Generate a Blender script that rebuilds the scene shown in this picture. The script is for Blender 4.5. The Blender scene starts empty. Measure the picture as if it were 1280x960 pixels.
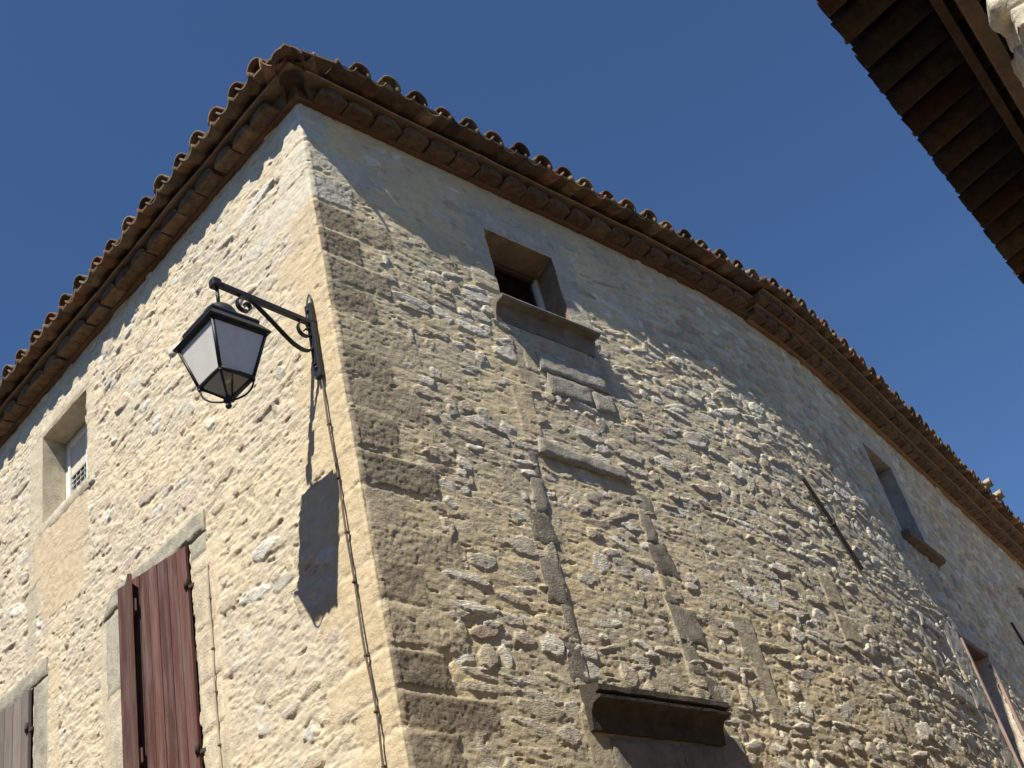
import bpy, bmesh, math, random
import numpy as np
from mathutils import Vector, Matrix

random.seed(11)
rng = np.random.RandomState(5)
scene = bpy.context.scene
COL = scene.collection
R = math.radians

# ------------------------------------------------------------------ camera
cam_d = bpy.data.cameras.new("camera")
cam = bpy.data.objects.new("camera", cam_d)
COL.objects.link(cam)
RT = Vector((0.966409543, 0.14760205, -0.210395411))
UP = Vector((0.257006993, -0.555020033, 0.791138527))
FW = Vector((0.0, 0.818636914, 0.574311416))
UP = FW.cross(RT) * -1
rot = Matrix((RT, UP, -FW)).transposed()
cam.matrix_world = Matrix.Translation((0, 0, 1.6)) @ rot.to_4x4()
cam_d.sensor_width = 36
cam_d.lens = 1560 / 1280 * 36
cam_d.clip_start = 0.05
cam_d.clip_end = 2000
scene.camera = cam

# ------------------------------------------------------------------ world and sun
SUN = Vector((0.2420, 0.6910, -0.98)).normalized()      # the way the light travels
world = bpy.data.worlds.new("World")
scene.world = world
world.use_nodes = True
wn = world.node_tree
wn.nodes.clear()
sky = wn.nodes.new("ShaderNodeTexSky")
sky.sky_type = 'NISHITA'
sky.sun_disc = False
sky.sun_elevation = math.asin(-SUN.z)
sky.sun_rotation = math.atan2(-SUN.x, -SUN.y)
sky.altitude = 600
sky.air_density = 1.0
sky.dust_density = 0.05
sky.ozone_density = 4.0
bg = wn.nodes.new("ShaderNodeBackground")
bg.inputs[1].default_value = 0.066
wo = wn.nodes.new("ShaderNodeOutputWorld")
tn = wn.nodes.new("ShaderNodeVectorMath"); tn.operation = 'MULTIPLY'
tn.inputs[1].default_value = (0.80, 1.0, 1.20)          # the deep blue of a dry southern noon
wn.links.new(sky.outputs[0], tn.inputs[0])
wn.links.new(tn.outputs[0], bg.inputs[0])
wn.links.new(bg.outputs[0], wo.inputs[0])

sun_d = bpy.data.lights.new("sun", 'SUN')
sun_d.energy = 5.0
sun_d.angle = R(0.5)
sun_d.color = (1.0, 0.95, 0.81)
sun = bpy.data.objects.new("sun", sun_d)
sun.rotation_euler = SUN.to_track_quat('-Z', 'Y').to_euler()
sun.location = (-3, -8, 14)
COL.objects.link(sun)

scene.view_settings.view_transform = 'Standard'
scene.view_settings.look = 'None'
scene.view_settings.exposure = 0.56
scene.view_settings.gamma = 1
scene.view_settings.use_curve_mapping = False

# ------------------------------------------------------------------ noise helpers
_T = rng.rand(512, 512).astype(np.float32)


def vnoise(x, y):
    xi = np.floor(x).astype(np.int32); yi = np.floor(y).astype(np.int32)
    fx = (x - xi).astype(np.float32); fy = (y - yi).astype(np.float32)
    fx = fx * fx * (3 - 2 * fx); fy = fy * fy * (3 - 2 * fy)
    x0 = xi & 511; x1 = (xi + 1) & 511; y0 = yi & 511; y1 = (yi + 1) & 511
    a = _T[x0, y0] * (1 - fx) + _T[x1, y0] * fx
    b = _T[x0, y1] * (1 - fx) + _T[x1, y1] * fx
    return (a * (1 - fy) + b * fy) * 2 - 1


def fbm(x, y, n=4, gain=.5):
    out = 0; amp = 1; tot = 0
    for i in range(n):
        out = out + amp * vnoise(x * 2 ** i + 37.3 * i, y * 2 ** i + 91.7 * i)
        tot += amp; amp *= gain
    return out / tot


def sstep(a, b, x):
    t = np.clip((x - a) / (b - a), 0, 1)
    return t * t * (3 - 2 * t)


def hnoise(p, sc):
    """cheap smooth 3-D noise for single points"""
    x, y, z = (c * sc for c in p)
    return float(vnoise(np.array([x + z * .71]), np.array([y - z * .53 + 9.1]))[0])


# ------------------------------------------------------------------ plan of the house
CO = np.array([-0.92673361, 5.72548381])
dL = np.array([-0.77819454, 0.6280233])
dR = np.array([0.65010176, 0.75984716])
nL = np.array([-0.6280233, -0.77819454])
nR = np.array([0.75984716, -0.65010176])
TH, S0, S1 = R(12.8), 3.0, 7.0
_ss = np.arange(0, 20.001, .01)
_u = np.clip((_ss - S0) / (S1 - S0), 0, 1)
_th = TH * _u * _u * (3 - 2 * _u)
_a = np.concatenate([[0], np.cumsum(np.cos(_th))[:-1] * .01])
_o = np.concatenate([[0], -np.cumsum(np.sin(_th))[:-1] * .01])


def base(S):
    """plan point and outward normal of the street front; S<0 left front, S>0 right front"""
    S = np.asarray(S, float)
    a = np.interp(S, _ss, _a); o = np.interp(S, _ss, _o); th = np.interp(S, _ss, _th)
    pr = CO + a[..., None] * dR + o[..., None] * nR
    n_r = np.cos(th)[..., None] * nR + np.sin(th)[..., None] * dR
    pl = CO + (-S)[..., None] * dL
    m = (S < 0)[..., None]
    return np.where(m, pl, pr), np.where(m, np.broadcast_to(nL, pl.shape), n_r)


def W(S, z, h):
    """a point of the front: S along it, z up, h out of it"""
    S, z, h = np.broadcast_arrays(np.asarray(S, float), np.asarray(z, float), np.asarray(h, float))
    p, n = base(S)
    q = p + h[..., None] * n
    return np.concatenate([q, z[..., None]], axis=-1)


def WV(S, z, h):
    return Vector(W(S, z, h))


# ------------------------------------------------------------------ object helpers
def link(o, parent=None):
    COL.objects.link(o)
    if parent is not None:
        o.parent = parent
        o.matrix_parent_inverse = Matrix.Identity(4)
        o.matrix_parent_inverse = parent.matrix_world.inverted() if False else Matrix.Translation(-Vector(parent_loc(parent)))
    return o


def parent_loc(o):
    v = Vector(o.location)
    if o.parent is not None and o.type == 'EMPTY' and o.parent.type == 'EMPTY':
        pass
    return WLOC.get(o.name, v)


WLOC = {}


def empty(name, loc, parent=None):
    o = bpy.data.objects.new(name, None)
    o.empty_display_size = .2
    loc = Vector(loc)
    o.location = loc
    link(o, parent)
    WLOC[o.name] = loc
    return o


def tag(o, label=None, cat=None, group=None, kind=None):
    if label: o["label"] = label
    if cat: o["category"] = cat
    if group: o["group"] = group
    if kind: o["kind"] = kind
    return o


class MB:
    """mesh builder: quads and triangles with a base colour per corner point"""

    def __init__(s):
        s.v = []; s.f = []; s.c = []; s.sm = []

    def add(s, verts, faces, col=(.5, .5, .5), smooth=False):
        o = len(s.v)
        s.v.extend([tuple(map(float, p)) for p in verts])
        if len(col) == len(verts) and not isinstance(col[0], (int, float)):
            s.c.extend([tuple(map(float, c)) for c in col])
        else:
            s.c.extend([tuple(col)] * len(verts))
        s.f.extend([tuple(o + i for i in f) for f in faces])
        s.sm.extend([smooth] * len(faces))

    def bm(s, bm, col=(.5, .5, .5), smooth=False):
        bm.verts.index_update()
        s.add([v.co[:] for v in bm.verts], [[v.index for v in f.verts] for f in bm.faces], col, smooth)
        bm.free()

    def box(s, centre, size, axes=None, bevel=0.0, col=(.5, .5, .5), rough=0.0):
        bm = bmesh.new()
        bmesh.ops.create_cube(bm, size=1)
        for v in bm.verts:
            v.co = Vector((v.co.x * size[0], v.co.y * size[1], v.co.z * size[2]))
        if bevel:
            bmesh.ops.bevel(bm, geom=bm.edges[:], offset=bevel, segments=2, affect='EDGES', profile=.6)
        ax = axes or (Vector((1, 0, 0)), Vector((0, 1, 0)), Vector((0, 0, 1)))
        c = Vector(centre)
        for v in bm.verts:
            p = v.co
            v.co = c + ax[0] * p.x + ax[1] * p.y + ax[2] * p.z
        s.bm(bm, col)

    def tube(s, pts, r, n=8, col=(.5, .5, .5), caps=True, flat=None, side=None):
        """round tube, or (flat=(w,t), side=vector) a strap, along the points"""
        pts = [Vector(p) for p in pts]
        k = len(pts)
        verts = []
        ref = Vector(side) if side is not None else None
        prev = None
        for i, p in enumerate(pts):
            t = (pts[min(i + 1, k - 1)] - pts[max(i - 1, 0)]).normalized()
            if ref is not None:
                a = (ref - t * ref.dot(t)).normalized()
            else:
                if prev is None:
                    prev = Vector((0, 0, 1)) if abs(t.z) < .9 else Vector((1, 0, 0))
                a = (prev - t * prev.dot(t)).normalized()
                prev = a
            b = t.cross(a)
            rr = r[i] if isinstance(r, (list, tuple)) else r
            if flat:
                for (x, y) in ((-1, -1), (1, -1), (1, 1), (-1, 1)):
                    verts.append(p + a * x * flat[0] / 2 + b * y * flat[1] / 2)
            else:
                for j in range(n):
                    an = 2 * math.pi * j / n
                    verts.append(p + a * math.cos(an) * rr + b * math.sin(an) * rr)
        m = 4 if flat else n
        faces = []
        for i in range(k - 1):
            for j in range(m):
                faces.append((i * m + j, i * m + (j + 1) % m, (i + 1) * m + (j + 1) % m, (i + 1) * m + j))
        if caps:
            faces.append(tuple(reversed(range(m))))
            faces.append(tuple((k - 1) * m + j for j in range(m)))
        s.add(verts, faces, col, smooth=not flat)

    def lathe(s, axis_pt, prof, n=16, col=(.5, .5, .5)):
        c = Vector(axis_pt)
        verts = []
        for (r, z) in prof:
            for j in range(n):
                a = 2 * math.pi * j / n
                verts.append((c.x + r * math.cos(a), c.y + r * math.sin(a), c.z + z))
        faces = []
        for i in range(len(prof) - 1):
            for j in range(n):
                faces.append((i * n + j, i * n + (j + 1) % n, (i + 1) * n + (j + 1) % n, (i + 1) * n + j))
        s.add(verts, faces, col, smooth=True)

    def build(s, name, mat, parent=None, fix=True):
        me = bpy.data.meshes.new(name)
        me.from_pydata(s.v, [], s.f)
        at = me.attributes.new("tint", 'FLOAT_COLOR', 'POINT')
        c = np.ones((len(s.v), 4), np.float32)
        c[:, :3] = np.array(s.c, np.float32)
        at.data.foreach_set("color", c.ravel())
        me.polygons.foreach_set("use_smooth", s.sm)
        me.materials.append(mat)
        if fix:
            bm = bmesh.new(); bm.from_mesh(me)
            bmesh.ops.recalc_face_normals(bm, faces=bm.faces[:])
            bm.to_mesh(me); bm.free()
        me.update()
        o = bpy.data.objects.new(name, me)
        link(o, parent)
        return o


def grid_object(name, X, C, mask, mat, parent=None):
    """X (nu,nv,3) points, C (nu,nv,3) base colour, mask (nu-1,nv-1) faces kept"""
    nu, nv = X.shape[:2]
    idx = np.arange(nu * nv).reshape(nu, nv)
    q = np.stack([idx[:-1, :-1], idx[1:, :-1], idx[1:, 1:], idx[:-1, 1:]], -1)[mask]
    me = bpy.data.meshes.new(name)
    me.vertices.add(nu * nv)
    me.vertices.foreach_set("co", X.reshape(-1).astype(np.float32))
    nq = len(q)
    me.loops.add(nq * 4)
    me.loops.foreach_set("vertex_index", q.reshape(-1).astype(np.int32))
    me.polygons.add(nq)
    me.polygons.foreach_set("loop_start", np.arange(0, nq * 4, 4, dtype=np.int32))
    me.polygons.foreach_set("use_smooth", np.ones(nq, bool))
    at = me.attributes.new("tint", 'FLOAT_COLOR', 'POINT')
    c = np.ones((nu * nv, 4), np.float32)
    c[:, :3] = C.reshape(-1, 3)
    at.data.foreach_set("color", c.ravel())
    me.materials.append(mat)
    me.update()
    me.validate()
    o = bpy.data.objects.new(name, me)
    return link(o, parent)


# ------------------------------------------------------------------ materials
def material(name, rough=.9, spec=.2, vary=.25, vscale=25., bump=.004, bscale=90., metal=0., tint=True, colour=(.5, .5, .5),
             stretch=None, speck=0., coat=0.):
    m = bpy.data.materials.new(name)
    m.use_nodes = True
    nt = m.node_tree
    N = nt.nodes; Lk = nt.links
    b = N["Principled BSDF"]
    b.inputs["Roughness"].default_value = rough
    b.inputs["Specular IOR Level"].default_value = spec
    b.inputs["Metallic"].default_value = metal
    tc = N.new("ShaderNodeTexCoord")
    src = tc.outputs["Object"]
    if stretch:
        mp = N.new("ShaderNodeMapping")
        mp.inputs["Scale"].default_value = stretch
        Lk.new(src, mp.inputs[0]); src = mp.outputs[0]
    if tint:
        at = N.new("ShaderNodeAttribute"); at.attribute_name = "tint"
        colsock = at.outputs["Color"]
    else:
        rgb = N.new("ShaderNodeRGB"); rgb.outputs[0].default_value = (*colour, 1)
        colsock = rgb.outputs[0]
    n1 = N.new("ShaderNodeTexNoise"); n1.inputs["Scale"].default_value = vscale; n1.inputs["Detail"].default_value = 8
    n1.inputs["Roughness"].default_value = .65
    Lk.new(src, n1.inputs["Vector"])
    mr = N.new("ShaderNodeMapRange")
    mr.inputs[1].default_value = .25; mr.inputs[2].default_value = .75
    mr.inputs[3].default_value = 1 - vary; mr.inputs[4].default_value = 1 + vary
    Lk.new(n1.outputs["Fac"], mr.inputs[0])
    mul = N.new("ShaderNodeVectorMath"); mul.operation = 'SCALE'
    Lk.new(colsock, mul.inputs[0]); Lk.new(mr.outputs[0], mul.inputs["Scale"])
    out = mul.outputs[0]
    if speck:
        n3 = N.new("ShaderNodeTexNoise"); n3.inputs["Scale"].default_value = 190; n3.inputs["Detail"].default_value = 3
        Lk.new(src, n3.inputs["Vector"])
        m3 = N.new("ShaderNodeMapRange"); m3.inputs[1].default_value = .3; m3.inputs[2].default_value = .7
        m3.inputs[3].default_value = 1 - speck; m3.inputs[4].default_value = 1 + speck
        Lk.new(n3.outputs["Fac"], m3.inputs[0])
        mu2 = N.new("ShaderNodeVectorMath"); mu2.operation = 'SCALE'
        Lk.new(out, mu2.inputs[0]); Lk.new(m3.outputs[0], mu2.inputs["Scale"])
        out = mu2.outputs[0]
    Lk.new(out, b.inputs["Base Color"])
    if bump:
        n2 = N.new("ShaderNodeTexNoise"); n2.inputs["Scale"].default_value = bscale; n2.inputs["Detail"].default_value = 6
        n2.inputs["Roughness"].default_value = .6
        Lk.new(src, n2.inputs["Vector"])
        bp = N.new("ShaderNodeBump"); bp.inputs["Strength"].default_value = 1; bp.inputs["Distance"].default_value = bump
        Lk.new(n2.outputs["Fac"], bp.inputs["Height"])
        Lk.new(bp.outputs[0], b.inputs["Normal"])
    return m


M_WALL = material("rubble masonry", rough=.95, spec=.1, vary=.16, vscale=14, bump=.0038, bscale=80, speck=.12)
def crackle(m):
    """broken, layered faces on the stones of the rubble wall"""
    nt = m.node_tree; N = nt.nodes; Lk = nt.links; b = N["Principled BSDF"]
    old = b.inputs["Normal"].links[0].from_socket
    tc = N.new("ShaderNodeTexCoord"); mp = N.new("ShaderNodeMapping"); mp.inputs["Scale"].default_value = (1, 1, 2.4)
    nz0 = N.new("ShaderNodeTexNoise"); nz0.inputs["Scale"].default_value = 12; nz0.inputs["Detail"].default_value = 3
    wv = N.new("ShaderNodeVectorMath"); wv.operation = 'MULTIPLY_ADD'; wv.inputs[1].default_value = (.05, .05, .05)
    vo = N.new("ShaderNodeTexVoronoi"); vo.inputs["Scale"].default_value = 17
    v2 = N.new("ShaderNodeTexVoronoi"); v2.inputs["Scale"].default_value = 46
    nz = N.new("ShaderNodeTexNoise"); nz.inputs["Scale"].default_value = 38; nz.inputs["Detail"].default_value = 7; nz.inputs["Roughness"].default_value = .7
    Lk.new(tc.outputs["Object"], mp.inputs[0]); Lk.new(mp.outputs[0], nz0.inputs["Vector"])
    Lk.new(nz0.outputs["Color"], wv.inputs[0]); Lk.new(mp.outputs[0], wv.inputs[2])
    for q in (vo, v2, nz): Lk.new(wv.outputs[0], q.inputs["Vector"])
    # facets: every cell its own tilt
    sx = N.new("ShaderNodeVectorMath"); sx.operation = 'SUBTRACT'; Lk.new(wv.outputs[0], sx.inputs[0]); Lk.new(vo.outputs["Position"], sx.inputs[1])
    cx = N.new("ShaderNodeVectorMath"); cx.operation = 'SUBTRACT'; Lk.new(vo.outputs["Color"], cx.inputs[0]); cx.inputs[1].default_value = (.5, .5, .5)
    dt = N.new("ShaderNodeVectorMath"); dt.operation = 'DOT_PRODUCT'; Lk.new(sx.outputs[0], dt.inputs[0]); Lk.new(cx.outputs[0], dt.inputs[1])
    m1 = N.new("ShaderNodeMath"); m1.operation = 'MULTIPLY_ADD'; Lk.new(dt.outputs["Value"], m1.inputs[0]); m1.inputs[1].default_value = 16
    m2 = N.new("ShaderNodeMath"); m2.operation = 'MULTIPLY_ADD'; Lk.new(v2.outputs["Distance"], m2.inputs[0]); m2.inputs[1].default_value = -.35
    Lk.new(nz.outputs["Fac"], m2.inputs[2]); Lk.new(m2.outputs[0], m1.inputs[2])
    at = N.new("ShaderNodeAttribute"); at.attribute_name = "stone"
    bp = N.new("ShaderNodeBump"); bp.inputs["Distance"].default_value = .010
    Lk.new(m1.outputs[0], bp.inputs["Height"]); Lk.new(at.outputs["Fac"], bp.inputs["Strength"]); Lk.new(old, bp.inputs["Normal"])
    Lk.new(bp.outputs[0], b.inputs["Normal"])


crackle(M_WALL)
M_STONE = material("dressed stone", rough=.92, spec=.12, vary=.32, vscale=12, bump=.007, bscale=70, speck=.16)
M_TILE = material("terracotta tile", rough=.85, spec=.2, vary=.6, vscale=16, bump=.003, bscale=120, speck=.15)
M_MORT = material("lime mortar", rough=.95, spec=.1, vary=.25, vscale=18, bump=.006, bscale=70)
M_WOOD = material("weathered painted wood", rough=.75, spec=.25, vary=.35, vscale=9, bump=.002, bscale=60, stretch=(6, 6, .5), speck=.12)
def fade(m, colour, amount):
    """bleached streaks along the grain of painted planks"""
    nt = m.node_tree; N = nt.nodes; b = N["Principled BSDF"]
    old = b.inputs["Base Color"].links[0].from_socket
    tc = N.new("ShaderNodeTexCoord"); mp = N.new("ShaderNodeMapping"); mp.inputs["Scale"].default_value = (14, 14, .9)
    nz = N.new("ShaderNodeTexNoise"); nz.inputs["Scale"].default_value = 1.6; nz.inputs["Detail"].default_value = 9; nz.inputs["Roughness"].default_value = .7
    mr = N.new("ShaderNodeMapRange"); mr.inputs[1].default_value = .45; mr.inputs[2].default_value = .70; mr.inputs[4].default_value = amount
    mx = N.new("ShaderNodeMix"); mx.data_type = 'RGBA'
    nt.links.new(tc.outputs["Object"], mp.inputs[0]); nt.links.new(mp.outputs[0], nz.inputs["Vector"]); nt.links.new(nz.outputs["Fac"], mr.inputs[0])
    nt.links.new(mr.outputs[0], mx.inputs[0]); nt.links.new(old, mx.inputs[6]); mx.inputs[7].default_value = (*colour, 1)
    nt.links.new(mx.outputs[2], b.inputs["Base Color"])


fade(M_WOOD, (.20, .155, .145), .8)
M_BEAM = material("old timber", rough=.85, spec=.2, vary=.4, vscale=10, bump=.003, bscale=50)
M_IRON = material("black painted iron", rough=.5, spec=.4, vary=.25, vscale=40, bump=.0008, bscale=160)
M_RUST = material("rusty iron", rough=.8, spec=.3, vary=.4, vscale=60, bump=.002, bscale=150)
M_FRAME = material("white window paint", rough=.5, spec=.4, vary=.12, vscale=30, bump=.0006, bscale=90)
M_CABLE = material("grey cable sheath", rough=.6, spec=.3, vary=.2, vscale=60, bump=0)
M_LINEN = material("grey net curtain", rough=.9, spec=.1, vary=.2, vscale=160, bump=.002, bscale=300)
M_GROUND = material("street paving", rough=.9, spec=.2, vary=.25, vscale=4, bump=.006, bscale=30, tint=False, colour=(.20, .165, .125))


def glass_mat():
    m = bpy.data.materials.new("window glass"); m.use_nodes = True
    nt = m.node_tree; N = nt.nodes; N.clear()
    o = N.new("ShaderNodeOutputMaterial"); mx = N.new("ShaderNodeMixShader")
    fr = N.new("ShaderNodeFresnel"); fr.inputs[0].default_value = 1.5
    t = N.new("ShaderNodeBsdfTransparent"); t.inputs[0].default_value = (.88, .90, .90, 1)
    g = N.new("ShaderNodeBsdfGlossy"); g.inputs["Roughness"].default_value = .03
    nt.links.new(fr.outputs[0], mx.inputs[0]); nt.links.new(t.outputs[0], mx.inputs[1]); nt.links.new(g.outputs[0], mx.inputs[2])
    nt.links.new(mx.outputs[0], o.inputs[0])
    return m


def frosted_mat():
    m = bpy.data.materials.new("opal lantern glass"); m.use_nodes = True
    nt = m.node_tree; N = nt.nodes
    b = N["Principled BSDF"]; b.inputs["Roughness"].default_value = .35; b.inputs["Base Color"].default_value = (.90, .87, .86, 1)
    tr = N.new("ShaderNodeBsdfTranslucent"); tr.inputs[0].default_value = (.85, .83, .82, 1)
    mx = N.new("ShaderNodeMixShader"); mx.inputs[0].default_value = .28
    nz = N.new("ShaderNodeTexNoise"); nz.inputs["Scale"].default_value = 9; nz.inputs["Detail"].default_value = 5
    rp = N.new("ShaderNodeMapRange"); rp.inputs[3].default_value = .25; rp.inputs[4].default_value = .5
    nt.links.new(nz.outputs["Fac"], rp.inputs[0]); nt.links.new(rp.outputs[0], b.inputs["Roughness"])
    n2 = N.new("ShaderNodeTexNoise"); n2.inputs["Scale"].default_value = 5; n2.inputs["Detail"].default_value = 7; n2.inputs["Roughness"].default_value = .7
    r2_ = N.new("ShaderNodeMapRange"); r2_.inputs[1].default_value = .35; r2_.inputs[2].default_value = .7; r2_.inputs[3].default_value = 1; r2_.inputs[4].default_value = .88
    sc_ = N.new("ShaderNodeVectorMath"); sc_.operation = 'SCALE'; sc_.inputs[0].default_value = (.90, .88, .86)
    nt.links.new(n2.outputs["Fac"], r2_.inputs[0]); nt.links.new(r2_.outputs[0], sc_.inputs["Scale"]); nt.links.new(sc_.outputs[0], b.inputs["Base Color"]); nt.links.new(sc_.outputs[0], tr.inputs[0])
    o = N["Material Output"]
    nt.links.new(b.outputs[0], mx.inputs[1]); nt.links.new(tr.outputs[0], mx.inputs[2]); nt.links.new(mx.outputs[0], o.inputs[0])
    return m


M_GLASS = glass_mat()
M_OPAL = frosted_mat()

# ------------------------------------------------------------------ ground
gm = MB()
gm.add([(-300, -300, 0), (300, -300, 0), (300, 300, 0), (-300, 300, 0)], [(0, 1, 2, 3)], (.33, .29, .24))
tag(gm.build("street_ground", M_GROUND), kind="structure")

# ------------------------------------------------------------------ the old house
house = empty("old_house", (CO[0], CO[1], 0))
tag(house, "old rubble stone corner house with canal tile eaves, dark quoins and shutters, filling the photo", "house")

H = 8.345           # underside of the eaves cornice
OPEN = {            # openings cut through the wall: S0, S1, z0, z1
    'w1': (-3.715, -2.99, 7.10, 7.935),
    'w2': (-2.52, -1.695, 3.3, 5.80),
    'w3': (-4.75, -3.84, 3.3, 5.79),
    'wA': (1.545, 2.25, 7.19, 7.868),
    'wB': (7.15, 7.98, 6.68, 7.78),
    'wC': (12.5, 13.3, 6.6, 7.70),
    'door': (7.50, 8.36, 2.2, 5.68),
}


def steps(*seg):
    out = []
    for a, b, d in seg:
        n = max(1, int(round((b - a) / d)))
        out.append(np.linspace(a, b, n, endpoint=False))
    return np.concatenate(out + [[seg[-1][1]]])


Sx = steps((-7, -4.9, .06), (-4.9, -.06, .008), (-.06, .06, .006), (.06, 4.6, .0075), (4.6, 9, .011), (9, 13.6, .017), (13.6, 16, .1))
Zx = steps((0, 3.3, .06), (3.3, 8.50, .0078))
def with_lines(g, lines):
    g = g[np.min(np.abs(g[:, None] - np.array(lines)[None]), axis=1) > .0025]
    return np.sort(np.concatenate([g, np.array(sorted(set(lines)))]))


Sx = with_lines(Sx, [x for o in OPEN.values() for x in o[:2]])
Zx = with_lines(Zx, [x for o in OPEN.values() for x in o[2:]])
SS, ZZ = np.meshgrid(Sx, Zx, indexing='ij')
left = SS < 0


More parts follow.
